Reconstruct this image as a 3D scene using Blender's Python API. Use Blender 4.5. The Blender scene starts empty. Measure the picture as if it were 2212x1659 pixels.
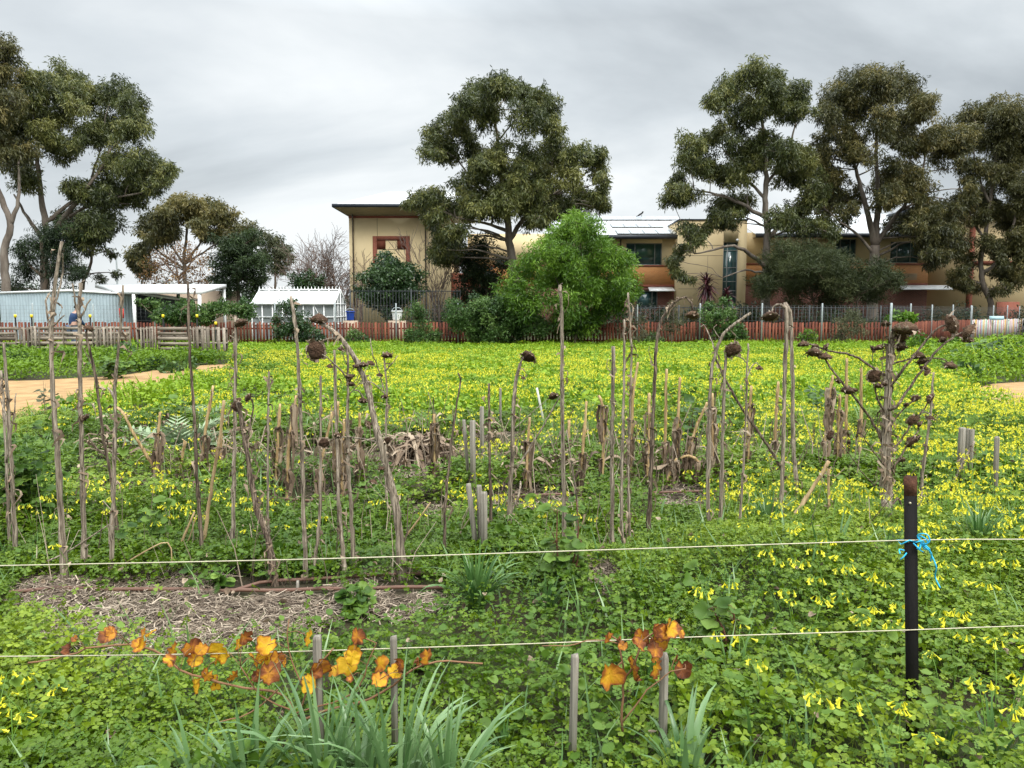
import bpy, math, random
import numpy as np
from mathutils import Vector, Matrix
R=math.radians
rng=np.random.default_rng(7); random.seed(7)
scene=bpy.context.scene
COL=scene.collection
# ------------------------------------------------------------------ camera
CH=1.6; FQ=1663.0; PITCH=R(5.35)
cam=bpy.data.cameras.new('camera'); cam.sensor_width=36; cam.lens=36*FQ/2212; cam.clip_end=2000; cam.clip_start=.05
co=bpy.data.objects.new('camera',cam); COL.objects.link(co); co.location=(0,0,CH); co.rotation_euler=(math.pi/2-PITCH,0,0)
scene.camera=co
CP,SP=math.cos(PITCH),math.sin(PITCH)
def ray(u,v):
    x=(u-1106)/FQ; y=(v-829.5)/FQ
    return x, CP-y*SP, -SP-y*CP
def P(u,v,Y):
    x,y,z=ray(u,v); t=Y/y
    return np.array((x*t,Y,CH+z*t))
def G(u,v,z=0.0):
    x,y,d=ray(u,v); t=(z-CH)/d
    return np.array((x*t,y*t,z))
def proj(x,y,z):
    dz=z-CH
    f=y*CP-dz*SP; up=y*SP+dz*CP
    return 1106+FQ*x/f, 829.5-FQ*up/f
# ------------------------------------------------------------------ world, sun, exposure
w=bpy.data.worlds.new('World'); scene.world=w; w.use_nodes=True
nt=w.node_tree; nt.nodes.clear()
def N(t,typ,**k):
    n=t.nodes.new(typ)
    for a,b in k.items(): setattr(n,a,b)
    return n
SUN_EL,SUN_ROT=R(48),R(-35)
out=N(nt,'ShaderNodeOutputWorld'); bg=N(nt,'ShaderNodeBackground'); sky=N(nt,'ShaderNodeTexSky')
sky.sky_type='NISHITA'; sky.sun_disc=False; sky.sun_elevation=SUN_EL; sky.sun_rotation=SUN_ROT
tc=N(nt,'ShaderNodeTexCoord'); sep=N(nt,'ShaderNodeSeparateXYZ'); nt.links.new(tc.outputs['Generated'],sep.inputs[0])
def M(op,a,b=None,t=None):
    t=t or nt
    n=N(t,'ShaderNodeMath',operation=op)
    for i,vv in enumerate((a,b)):
        if vv is None: continue
        if isinstance(vv,(int,float)): n.inputs[i].default_value=vv
        else: t.links.new(vv,n.inputs[i])
    return n.outputs[0]
zc=M('MAXIMUM',sep.outputs[2],0.0); den=M('ADD',zc,0.34)
cb=N(nt,'ShaderNodeCombineXYZ'); nt.links.new(M('DIVIDE',sep.outputs[0],den),cb.inputs[0]); nt.links.new(M('DIVIDE',sep.outputs[1],den),cb.inputs[1])
def noise(t,vec,scale,detail=5,rough=.55,dist=0.0):
    n=N(t,'ShaderNodeTexNoise'); n.inputs['Scale'].default_value=scale; n.inputs['Detail'].default_value=detail
    n.inputs['Roughness'].default_value=rough; n.inputs['Distortion'].default_value=dist
    if vec is not None: t.links.new(vec,n.inputs['Vector'])
    return n.outputs['Fac']
def ramp(t,fac,stops):
    n=N(t,'ShaderNodeValToRGB'); cr=n.color_ramp
    while len(cr.elements)<len(stops): cr.elements.new(.5)
    for e,(p,c) in zip(cr.elements,stops): e.position=p; e.color=(*c,1)
    t.links.new(fac,n.inputs[0]); return n.outputs[0]
mp=N(nt,'ShaderNodeMapping'); mp.inputs['Location'].default_value=(1.7,.6,0.3); mp.inputs['Scale'].default_value=(.8,1.25,1)
nt.links.new(cb.outputs[0],mp.inputs[0])
n1=noise(nt,mp.outputs[0],.95,7,.52,.45)
clo=ramp(nt,n1,[(.30,(.33,.362,.39)),(.42,(.47,.51,.535)),(.53,(.62,.665,.69)),(.67,(.87,.90,.905))])
# bright strip under the cloud deck near the horizon
hz=N(nt,'ShaderNodeMapRange'); hz.inputs[1].default_value=0.0; hz.inputs[2].default_value=.16; hz.inputs[3].default_value=.8; hz.inputs[4].default_value=0
nt.links.new(sep.outputs[2],hz.inputs[0])
mx=N(nt,'ShaderNodeMixRGB'); nt.links.new(hz.outputs[0],mx.inputs[0]); nt.links.new(clo,mx.inputs[1]); mx.inputs[2].default_value=(.80,.84,.87,1)
zg=N(nt,'ShaderNodeMapRange'); zg.inputs[1].default_value=.34; zg.inputs[2].default_value=.8; zg.inputs[3].default_value=1; zg.inputs[4].default_value=5.2
nt.links.new(sep.outputs[2],zg.inputs[0])
mu=N(nt,'ShaderNodeVectorMath',operation='SCALE'); nt.links.new(mx.outputs[0],mu.inputs[0]); nt.links.new(zg.outputs[0],mu.inputs[3])
sk=N(nt,'ShaderNodeVectorMath',operation='SCALE'); nt.links.new(sky.outputs[0],sk.inputs[0]); sk.inputs[3].default_value=.1
mx2=N(nt,'ShaderNodeMixRGB'); mx2.inputs[0].default_value=.92; nt.links.new(sk.outputs[0],mx2.inputs[1]); nt.links.new(mu.outputs[0],mx2.inputs[2])
nt.links.new(mx2.outputs[0],bg.inputs[0]); bg.inputs[1].default_value=1.0; nt.links.new(bg.outputs[0],out.inputs[0])
sl=bpy.data.lights.new('sun','SUN'); sl.energy=2.0; sl.angle=R(25); sl.color=(1,.96,.88)
so=bpy.data.objects.new('sun',sl); COL.objects.link(so); so.rotation_euler=(math.pi/2-SUN_EL,0,math.pi-SUN_ROT+math.pi)
so.location=(0,0,40)
vs=scene.view_settings; vs.view_transform='Standard'; vs.look='None'; vs.exposure=0.22; vs.gamma=1
scene.cycles.max_bounces=6; scene.cycles.transparent_max_bounces=6; scene.cycles.use_denoising=True

# ------------------------------------------------------------------ mesh helpers
def normal(v): return v/ (np.linalg.norm(v,axis=-1,keepdims=True)+1e-9)
def mesh_np(name,V,polys,tint=None,smooth=False):
    me=bpy.data.meshes.new(name); V=np.ascontiguousarray(V,dtype=np.float32)
    polys=[np.asarray(p) for p in polys if len(p)]
    me.vertices.add(len(V)); me.vertices.foreach_set('co',V.ravel())
    li=np.concatenate([p.ravel() for p in polys]).astype(np.int32)
    lt=np.concatenate([np.full(len(p),p.shape[1]) for p in polys])
    ls=np.concatenate([[0],np.cumsum(lt)[:-1]]).astype(np.int32)
    me.loops.add(len(li)); me.loops.foreach_set('vertex_index',li)
    me.polygons.add(len(lt)); me.polygons.foreach_set('loop_start',ls)
    if tint is not None:
        a=me.attributes.new('tint','FLOAT','POINT'); a.data.foreach_set('value',np.ascontiguousarray(tint,dtype=np.float32))
    if smooth: me.polygons.foreach_set('use_smooth',np.ones(len(lt),dtype=bool))
    me.update(calc_edges=True); me.validate()
    return me
class MB:
    def __init__(s): s.V=[];s.F={};s.T=[];s.n=0;s.mi=[]
    def add(s,V,polys,tint=0.5):
        V=np.asarray(V,dtype=float)
        for p in polys:
            p=np.asarray(p)
            if len(p): s.F.setdefault(p.shape[1],[]).append(p+s.n)
        s.V.append(V); s.T.append(np.broadcast_to(np.asarray(tint,dtype=float),(len(V),))); s.n+=len(V); return s
    def box(s,a,b,tint=0.5):
        x0,y0,z0=a;x1,y1,z1=b
        V=[(x0,y0,z0),(x1,y0,z0),(x1,y1,z0),(x0,y1,z0),(x0,y0,z1),(x1,y0,z1),(x1,y1,z1),(x0,y1,z1)]
        return s.add(V,[[(0,3,2,1),(4,5,6,7),(0,1,5,4),(1,2,6,5),(2,3,7,6),(3,0,4,7)]],tint)
    def bar(s,p,q,wx,wy,tint=.5,up=(0,0,1)):
        # rectangular bar from p to q, wx across, wy along the other normal
        p=np.array(p,float);q=np.array(q,float);d=normal(q-p);up=np.array(up,float)
        if abs(d@up)>.95: up=np.array((0,1.,0))
        a=normal(np.cross(d,up));b=np.cross(a,d)
        c=[(-1,-1),(1,-1),(1,1),(-1,1)]
        V=[p+a*i*wx/2+b*j*wy/2 for i,j in c]+[q+a*i*wx/2+b*j*wy/2 for i,j in c]
        return s.add(V,[[(0,3,2,1),(4,5,6,7),(0,1,5,4),(1,2,6,5),(2,3,7,6),(3,0,4,7)]],tint)
    def tube(s,pts,rad,k=8,tint=.5,cap=True,jit=0):
        pts=np.asarray(pts,float);n=len(pts);rad=np.broadcast_to(np.asarray(rad,float),(n,))
        d=np.gradient(pts,axis=0);d=normal(d)
        a=np.cross(d,np.array((.3,1.,.13)));a=normal(a);b=np.cross(d,a)
        th=np.arange(k)*2*math.pi/k
        ring=(np.cos(th)[None,:,None]*a[:,None,:]+np.sin(th)[None,:,None]*b[:,None,:])
        rr=rad[:,None,None]*np.ones((n,k,1))
        if jit: rr=rr*(1+jit*rng.uniform(-1,1,(n,k,1)))
        V=(pts[:,None,:]+ring*rr).reshape(-1,3)
        i=np.arange(n-1)[:,None]*k;j=np.arange(k)[None,:];j2=(j+1)%k
        F=np.stack([i+j,i+j2,i+k+j2,i+k+j],-1).reshape(-1,4)
        pol=[F]
        if cap: pol+= [np.array([list(range(k))[::-1]]),np.array([[(n-1)*k+q for q in range(k)]])]
        return s.add(V,pol,tint)
    def me(s,name,smooth=False):
        return mesh_np(name,np.concatenate(s.V),[np.concatenate(f) for f in s.F.values()],np.concatenate(s.T),smooth)
def spline(pts,step):
    pts=np.asarray(pts,float)
    if len(pts)<2: return pts
    ext=np.vstack([2*pts[0]-pts[1],pts,2*pts[-1]-pts[-2]]);o=[]
    for i in range(1,len(ext)-2):
        p0,p1,p2,p3=ext[i-1:i+3];n=max(1,int(round(np.linalg.norm(p2-p1)/step)))
        for t in np.arange(n)/n:
            o.append(.5*((2*p1)+(-p0+p2)*t+(2*p0-5*p1+4*p2-p3)*t*t+(-p0+3*p1-3*p2+p3)*t**3))
    o.append(pts[-1]);return np.array(o)
def link(name,me,m=None,parent=None,loc=None,smooth=None):
    o=bpy.data.objects.new(name,me);COL.objects.link(o)
    if m is not None:
        if not me.materials: me.materials.append(m)
    if parent is not None: o.parent=parent
    if loc is not None: o.location=loc
    return o
def tag(o,label=None,cat=None,group=None,kind=None):
    for k,v in (('label',label),('category',cat),('group',group),('kind',kind)):
        if v: o[k]=v
    return o
def empty(name,loc,label,cat,group=None,rz=0):
    e=bpy.data.objects.new(name,None);COL.objects.link(e);e.location=tuple(loc);e.rotation_euler=(0,0,rz);e.empty_display_size=.1
    return tag(e,label,cat,group)
def part(name,mb,m,parent,smooth=False,label=None):
    """mb holds world coordinates; parent chain unrotated -> subtract its location"""
    off=np.zeros(3);p=parent
    while p is not None: off+=np.array(p.location);p=p.parent
    s=MB();s.V=[v-off for v in mb.V];s.F=mb.F;s.T=mb.T;s.n=mb.n
    o=link(name,s.me(name,smooth),m,parent)
    if label:o['label']=label
    return o
def single(name,mb,m,label,cat,group=None,smooth=False,base=None,kind=None):
    V=np.concatenate(mb.V)
    if base is None: base=np.array((V[:,0].mean(),V[:,1].mean(),V[:,2].min()))
    s=MB();s.V=[V-base];s.F=mb.F;s.T=[np.concatenate(mb.T)];s.n=mb.n
    o=link(name,s.me(name,smooth),m,None,tuple(base));return tag(o,label,cat,group,kind)
def scatter(mb,V0,polys,pos,rot,scale,tint):
    """copies of a template: rot (n,3,3), scale (n,), tint (n,)"""
    n=len(pos);k=len(V0)
    if n==0:return
    V=np.einsum('nij,kj->nki',rot,V0)*np.asarray(scale)[:,None,None]+pos[:,None,:]
    off=(np.arange(n)*k)[:,None,None]
    mb.add(V.reshape(-1,3),[(np.asarray(p)[None]+off).reshape(-1,np.asarray(p).shape[1]) for p in polys],np.repeat(tint,k))
def rots(n,tilt=.4,r=rng):
    """random yaw, then a tilt about a random horizontal axis"""
    a=r.uniform(0,2*math.pi,n);c,s=np.cos(a),np.sin(a);z=np.zeros(n);o=np.ones(n)
    Z=np.stack([np.stack([c,-s,z],-1),np.stack([s,c,z],-1),np.stack([z,z,o],-1)],1)
    b=r.uniform(0,2*math.pi,n);t=np.abs(r.normal(0,tilt,n));ax=np.stack([np.cos(b),np.sin(b),z],-1)
    ct,st=np.cos(t),np.sin(t);x,y=ax[:,0],ax[:,1];C=1-ct
    T=np.stack([np.stack([ct+x*x*C,x*y*C,y*st],-1),np.stack([x*y*C,ct+y*y*C,-x*st],-1),np.stack([-y*st,x*st,ct],-1)],1)
    return T@Z
_perm=np.random.default_rng(3).random((256,256))
def vnoise(x,y,s):
    x=np.asarray(x)*s+1000.3;y=np.asarray(y)*s+1000.7;i=np.floor(x).astype(int);j=np.floor(y).astype(int);fx=x-i;fy=y-j
    fx=fx*fx*(3-2*fx);fy=fy*fy*(3-2*fy);q=lambda a,b:_perm[a&255,b&255]
    return (q(i,j)*(1-fx)+q(i+1,j)*fx)*(1-fy)+(q(i,j+1)*(1-fx)+q(i+1,j+1)*fx)*fy
def gz(x,y):
    """ground height: slight unevenness, low raised beds"""
    x=np.asarray(x,float);y=np.asarray(y,float)
    near=np.clip((26-y)/10,0,1)
    h=(vnoise(x,y,.9)-.5)*.07*near+(vnoise(x,y,.3)-.5)*.08*near
    def bed(y0,w,hh): return hh*np.clip(1.3-np.abs(y-y0)/w,0,1)
    return h+bed(4.25,.6,.07)+bed(7.1,.55,.09)+bed(9.4,.6,.08)
# ------------------------------------------------------------------ materials
MATS={}
def mat(name,stops,scale=8,rough=.7,stretch=(1,1,1),bump=0,detail=5,spec=.3,metal=0,coords='Object',tintmix=None,bscale=None,trans=0,dist=0):
    m=bpy.data.materials.new(name);m.use_nodes=True;t=m.node_tree;b=t.nodes['Principled BSDF'];MATS[name]=m
    b.inputs['Roughness'].default_value=rough;b.inputs['Metallic'].default_value=metal
    b.inputs['Specular IOR Level'].default_value=spec
    c=N(t,'ShaderNodeTexCoord');mp=N(t,'ShaderNodeMapping');mp.inputs['Scale'].default_value=stretch
    t.links.new(c.outputs[coords],mp.inputs[0])
    f=noise(t,mp.outputs[0],scale,detail,.6,dist)
    if tintmix is not None:
        a=N(t,'ShaderNodeAttribute',attribute_name='tint')
        f=M('ADD',M('MULTIPLY',f,1-tintmix,t),M('MULTIPLY',a.outputs['Fac'],tintmix,t),t)
    if len(stops)==1: stops=[(.3,tuple(x*.86 for x in stops[0])),(.7,tuple(min(1,x*1.12) for x in stops[0]))]
    col=ramp(t,f,stops);t.links.new(col,b.inputs['Base Color'])
    if bump:
        bn=N(t,'ShaderNodeBump');bn.inputs['Strength'].default_value=bump;bn.inputs['Distance'].default_value=.02
        f2=noise(t,mp.outputs[0],bscale or scale*3,4,.6);t.links.new(f2,bn.inputs['Height']);t.links.new(bn.outputs[0],b.inputs['Normal'])
    if trans:
        tr=N(t,'ShaderNodeBsdfTranslucent');t.links.new(col,tr.inputs[0]);ms=N(t,'ShaderNodeMixShader');ms.inputs[0].default_value=trans
        o=t.nodes['Material Output'];t.links.new(b.outputs[0],ms.inputs[1]);t.links.new(tr.outputs[0],ms.inputs[2]);t.links.new(ms.outputs[0],o.inputs[0])
    return m
def leafmat(name,a,b,c,trans=.3,rough=.5,spec=.3,scale=.6,tm=.8):
    return mat(name,[(.15,a),(.5,b),(.85,c)],scale,rough,tintmix=tm,trans=trans,spec=spec)
def brickmat(name,c1,c2,mortar,sc=1.0):
    m=bpy.data.materials.new(name);m.use_nodes=True;t=m.node_tree;b=t.nodes['Principled BSDF'];b.inputs['Roughness'].default_value=.85
    c=N(t,'ShaderNodeTexCoord');s=N(t,'ShaderNodeSeparateXYZ');t.links.new(c.outputs['Object'],s.inputs[0]);cb=N(t,'ShaderNodeCombineXYZ')
    t.links.new(M('ADD',s.outputs[0],s.outputs[1],t),cb.inputs[0]);t.links.new(s.outputs[2],cb.inputs[1])
    k=N(t,'ShaderNodeTexBrick');k.inputs['Color1'].default_value=(*c1,1);k.inputs['Color2'].default_value=(*c2,1);k.inputs['Mortar'].default_value=(*mortar,1)
    k.inputs['Scale'].default_value=1;k.inputs['Brick Width'].default_value=.24*sc;k.inputs['Row Height'].default_value=.088*sc;k.inputs['Mortar Size'].default_value=.011*sc
    t.links.new(cb.outputs[0],k.inputs['Vector']);t.links.new(k.outputs[0],b.inputs['Base Color']);return m
def glassmat(name,col,rough=.06):
    m=bpy.data.materials.new(name);m.use_nodes=True;b=m.node_tree.nodes['Principled BSDF'];t=m.node_tree
    c=N(t,'ShaderNodeTexCoord');f=noise(t,c.outputs['Object'],.8,3);co=ramp(t,f,[(.35,col),(.65,tuple(min(1,x*2.2+.01) for x in col))])
    t.links.new(co,b.inputs['Base Color']);b.inputs['Roughness'].default_value=rough;b.inputs['Specular IOR Level'].default_value=.9
    return m
m_soil=mat('soil',[(.3,(.035,.024,.017)),(.5,(.07,.05,.035)),(.72,(.13,.10,.07))],9,.95,bump=.8,bscale=60,detail=8)
m_path=mat('path_sand',[(.28,(.23,.135,.055)),(.5,(.345,.212,.095)),(.75,(.45,.30,.142))],2.2,.95,bump=.4,bscale=70,detail=9)
m_clover=leafmat('clover_leaf',(.026,.062,.003),(.094,.168,.006),(.265,.345,.022),.3,.42,.35,3)
m_cloverfar=leafmat('field_leaf',(.085,.16,.006),(.18,.30,.012),(.33,.45,.028),.3,.5,.25,.5,.55)
m_weed=leafmat('weed_leaf',(.03,.075,.009),(.082,.16,.017),(.18,.28,.045),.3,.5,.3,4)
m_petal=mat('yellow_petal',[(.2,(.62,.57,.018)),(.5,(.76,.715,.03)),(.8,(.87,.84,.11))],5,.5,tintmix=.6,trans=.35)
m_stemg=mat('green_stem',[(.16,.30,.05)],6,.5,trans=.2)
m_grass=leafmat('grass_blade',(.05,.125,.03),(.105,.205,.055),(.22,.34,.13),.25,.32,.5,4)
m_grassp=leafmat('pale_grass_blade',(.07,.15,.045),(.14,.245,.09),(.27,.40,.19),.25,.3,.5,4)
m_straw=mat('straw',[(.2,(.085,.06,.043)),(.5,(.21,.16,.115)),(.85,(.43,.35,.265))],5,.85,tintmix=.8)
m_stalkg=mat('dead_stalk_grey',[(.34,(.045,.033,.025)),(.44,(.16,.125,.092)),(.53,(.27,.22,.165)),(.68,(.50,.42,.33))],120,.9,(1,1,.03),bump=.9,bscale=60,detail=6)
m_stalkd=mat('dead_stalk_dark',[(.33,(.025,.016,.012)),(.48,(.085,.06,.042)),(.66,(.30,.23,.17))],120,.9,(1,1,.03),bump=.9,bscale=60,detail=6)
m_stalkt=mat('dead_stalk_tan',[(.25,(.14,.09,.05)),(.5,(.36,.25,.13)),(.78,(.55,.41,.24))],26,.8,(1,1,.08),bump=.6,bscale=50)
m_corn=mat('corn_stalk',[(.32,(.13,.085,.045)),(.5,(.36,.24,.11)),(.68,(.58,.43,.22))],90,.75,(1,1,.04),bump=.4,bscale=40)
m_husk=mat('dry_husk',[(.25,(.09,.062,.042)),(.5,(.24,.17,.115)),(.78,(.42,.33,.235))],14,.85,(1,1,.25),tintmix=.5,trans=.15,bump=.5)
m_head=mat('seed_head',[(.25,(.03,.016,.010)),(.5,(.10,.055,.033)),(.75,(.24,.15,.09))],60,.95,tintmix=.35,bump=1,bscale=120)
m_headback=mat('seed_head_back',[(.25,(.10,.07,.05)),(.5,(.26,.19,.135)),(.75,(.46,.36,.27))],30,.95,tintmix=.4,bump=.8,bscale=90)
m_woodg=mat('weathered_wood',[(.3,(.10,.088,.072)),(.48,(.23,.205,.17)),(.7,(.40,.365,.31))],55,.9,(1,1,.03),bump=.6,bscale=70)
m_pallet=mat('pallet_wood',[(.25,(.10,.08,.062)),(.5,(.215,.178,.138)),(.75,(.36,.305,.245))],5,.9,(1,1,3),bump=.4,tintmix=.45)
m_red=mat('red_fence_stain',[(.25,(.07,.019,.011)),(.5,(.135,.037,.019)),(.75,(.20,.064,.034))],3,.8,(3,3,.4),tintmix=.5)
m_galv=mat('galvanised_steel',[(.42,.46,.47)],12,.45,metal=.35)
m_mesh=mat('dark_wire',[(.12,.13,.13)],9,.6)
m_black=mat('black_bitumen_paint',[(.3,(.003,.0027,.0026)),(.62,(.006,.005,.0045)),(.8,(.02,.012,.009))],8,.75,(2,2,.5),bump=.25,bscale=60,spec=.18)
m_rust=mat('rusty_steel',[(.3,(.03,.014,.009)),(.5,(.075,.03,.016)),(.75,(.15,.065,.035))],25,.85,bump=.5)
m_wire=mat('fence_wire',[(.46,.42,.30)],20,.5,metal=.2)
m_twine=mat('blue_twine',[(.03,.42,.68)],60,.7)
m_pipe=mat('brown_poly_pipe',[(.14,.075,.052)],6,.55)
m_yellowcap=mat('yellow_plastic',[(.80,.58,.03)],6,.5)
m_dark=mat('black_plastic',[(.012,.012,.012)],6,.6)
m_autumn=mat('autumn_leaf',[(.20,(.10,.030,.012)),(.36,(.27,.085,.022)),(.50,(.52,.22,.02)),(.70,(.70,.42,.022))],22,.6,tintmix=.55,trans=.3,detail=6,bump=.35)
m_cane=mat('vine_cane',[(.22,.115,.06)],20,.8)
m_redstem=mat('reddish_stem',[(.12,.05,.03)],16,.6)
m_bark=mat('gum_bark',[(.25,(.07,.055,.042)),(.5,(.16,.13,.105)),(.75,(.28,.245,.205))],2.2,.9,(1,1,.3),bump=.5,bscale=8)
m_barkd=mat('dark_bark',[(.25,(.04,.03,.023)),(.6,(.12,.09,.065)),(.8,(.17,.13,.10))],2.5,.9,(1,1,.3),bump=.5)
m_twig=mat('bare_twig',[(.25,(.11,.075,.06)),(.7,(.24,.175,.145))],2,.9)
m_gum=leafmat('gum_leaf',(.030,.042,.013),(.088,.106,.030),(.21,.21,.06),.3,.42,.4,.25,.8)
m_gumb=leafmat('brown_gum_leaf',(.032,.037,.014),(.092,.092,.030),(.21,.175,.058),.3,.45,.35,.25,.8)
m_darkl=leafmat('dark_leaf',(.010,.020,.008),(.024,.044,.015),(.055,.085,.028),.2,.5,.3,.3,.8)
m_casu=leafmat('feathery_leaf',(.020,.030,.011),(.044,.058,.020),(.10,.115,.042),.2,.55,.25,.3,.8)
m_citrus=leafmat('glossy_dark_leaf',(.012,.032,.010),(.030,.068,.018),(.07,.125,.038),.2,.32,.5,.4,.8)
m_wattle=leafmat('wattle_leaf',(.032,.08,.007),(.088,.18,.015),(.20,.34,.035),.32,.45,.35,.5,.8)
m_shrub=leafmat('shrub_leaf',(.028,.065,.016),(.062,.125,.028),(.13,.21,.052),.28,.45,.35,.6,.8)
m_olive=leafmat('grey_shrub_leaf',(.05,.06,.03),(.10,.11,.055),(.17,.17,.09),.25,.6,.25,.6,.8)
m_orange=leafmat('orange_leaf',(.08,.045,.022),(.15,.08,.03),(.30,.165,.035),.25,.6,.25,.5,.8)
m_cardoon=leafmat('silver_leaf',(.12,.17,.085),(.21,.28,.155),(.35,.43,.27),.2,.6,.2,4,.7)
m_cordy=leafmat('purple_leaf',(.028,.009,.012),(.065,.018,.024),(.13,.04,.045),.15,.35,.5,.4,.8)
m_render=mat('cream_render',[(.3,(.62,.485,.275)),(.7,(.70,.56,.335))],.35,.9,bump=.1,bscale=40)
m_rendert=mat('tan_render',[(.3,(.52,.40,.225)),(.7,(.59,.465,.27))],.35,.9,bump=.1,bscale=40)
m_soffit=mat('soffit_board',[(.36,.30,.20)],.5,.8)
m_brickr=brickmat('red_brick',(.26,.065,.032),(.20,.045,.024),(.20,.10,.07))
m_bricko=brickmat('orange_brick',(.50,.215,.065),(.43,.17,.05),(.40,.24,.12))
m_bricklow=brickmat('dark_red_brick',(.20,.06,.038),(.15,.045,.03),(.2,.14,.11))
m_roofw=mat('white_metal_roof',[(.70,.71,.72)],.4,.5)
m_gutter=mat('dark_gutter',[(.03,.035,.045)],1,.4)
m_pipeb=mat('brown_downpipe',[(.10,.075,.055)],1,.5)
m_glass=glassmat('window_glass',(.018,.045,.045))
m_blind=mat('green_blind',[(.03,.09,.06)],1,.3,spec=.8)
m_frame=mat('aluminium_frame',[(.20,.21,.20)],2,.5)
m_solar=mat('solar_cell',[(.36,.38,.41)],1,.12,spec=.9)
m_white=mat('white_paint',[(.78,.79,.78)],2,.5)
m_shed=mat('pale_blue_steel',[(.43,.52,.56)],1,.45,metal=.15)
m_shedd=mat('dark_steel',[(.06,.065,.07)],1,.5)
m_beige=mat('beige_wall',[(.40,.31,.23)],.6,.9)
m_ghglass=mat('polycarbonate_sheet',[(.62,.64,.64)],1.2,.35,trans=.25)
m_ghside=mat('greenhouse_side_glass',[(.20,.22,.22)],.8,.15,spec=.8)
m_blue=mat('blue_plastic',[(.015,.05,.28)],2,.4)
m_steel=mat('grey_steel_fence',[(.035,.04,.042)],2,.5)
m_lime=mat('old_plaster_board',[(.72,.71,.66)],4,.8)
# ------------------------------------------------------------------ ground, paths
def in_poly(x,y,poly):
    x=np.asarray(x);y=np.asarray(y);ins=np.zeros(x.shape,bool);n=len(poly);j=n-1
    for i in range(n):
        xi,yi=poly[i][:2];xj,yj=poly[j][:2]
        c=((yi>y)!=(yj>y))&(x<(xj-xi)*(y-yi)/(yj-yi+1e-12)+xi);ins^=c;j=i
    return ins
xs=np.unique(np.concatenate([np.linspace(-9,9,130),np.linspace(-60,60,60),np.linspace(-500,500,21)]))
ys=np.unique(np.concatenate([np.linspace(-1,14,110),np.linspace(14,70,60),np.linspace(-60,700,20)]))
XX,YY=np.meshgrid(xs,ys);ZZ=gz(XX,YY)
ii=np.arange(len(ys)-1)[:,None]*len(xs)+np.arange(len(xs)-1)[None]
gF=np.stack([ii,ii+1,ii+1+len(xs),ii+len(xs)],-1).reshape(-1,4)
g_me=mesh_np('ground',np.stack([XX,YY,ZZ],-1).reshape(-1,3),[gF],smooth=True)
m_ground=mat('ground_soil_and_moss',[(.3,(.032,.024,.016)),(.45,(.045,.038,.018)),(.6,(.035,.05,.012)),(.8,(.05,.08,.015))],1.1,.95,bump=.6,bscale=40,detail=8)
tag(link('ground',g_me,m_ground),kind='structure')
def pathpoly(far,near):
    a=[G(u,v)[:2] for u,v in far];b=[G(u,v)[:2] for u,v in near];return np.array(a+b[::-1])
PATH_L=pathpoly([(-420,838),(0,822),(130,820),(250,814),(330,802),(400,794),(500,787)],[(-420,1022),(0,918),(60,905),(150,888),(250,868),(330,852),(400,832),(455,816),(500,803)])
PATH_R=pathpoly([(2066,843),(2130,835),(2212,827),(2700,805)],[(2056,856),(2110,870),(2160,886),(2212,894),(2700,950)])
def path(poly,name):
    n=len(poly);pts=[]
    for i in range(n):
        a,b=poly[i],poly[(i+1)%n];k=max(1,int(np.linalg.norm(b-a)/.35))
        for t in np.arange(k)/k:
            p=a+(b-a)*t;pts.append(p+rng.uniform(-.07,.07,2))
    pts=np.array(pts)
    import bmesh
    bm=bmesh.new();f=bm.faces.new([bm.verts.new((p[0],p[1],0)) for p in pts]);bmesh.ops.triangulate(bm,faces=[f])
    for e in range(2): bmesh.ops.subdivide_edges(bm,edges=[e for e in bm.edges if e.calc_length()>.7],cuts=1,use_grid_fill=True)
    bmesh.ops.triangulate(bm,faces=bm.faces[:])
    for v in bm.verts: v.co.z=float(gz(v.co.x,v.co.y))+.03
    me=bpy.data.meshes.new(name);bm.to_mesh(me);bm.free();tag(link(name,me,m_path),kind='structure')
path(PATH_L,'path');path(PATH_R,'path')
def onpath(x,y): return in_poly(x,y,PATH_L)|in_poly(x,y,PATH_R)
def nearpath(x,y): return onpath(x,y+.4)|onpath(x,y+.9)|onpath(x,y+1.6)|onpath(x,y+2.4)|onpath(x,y+3.2)
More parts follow.
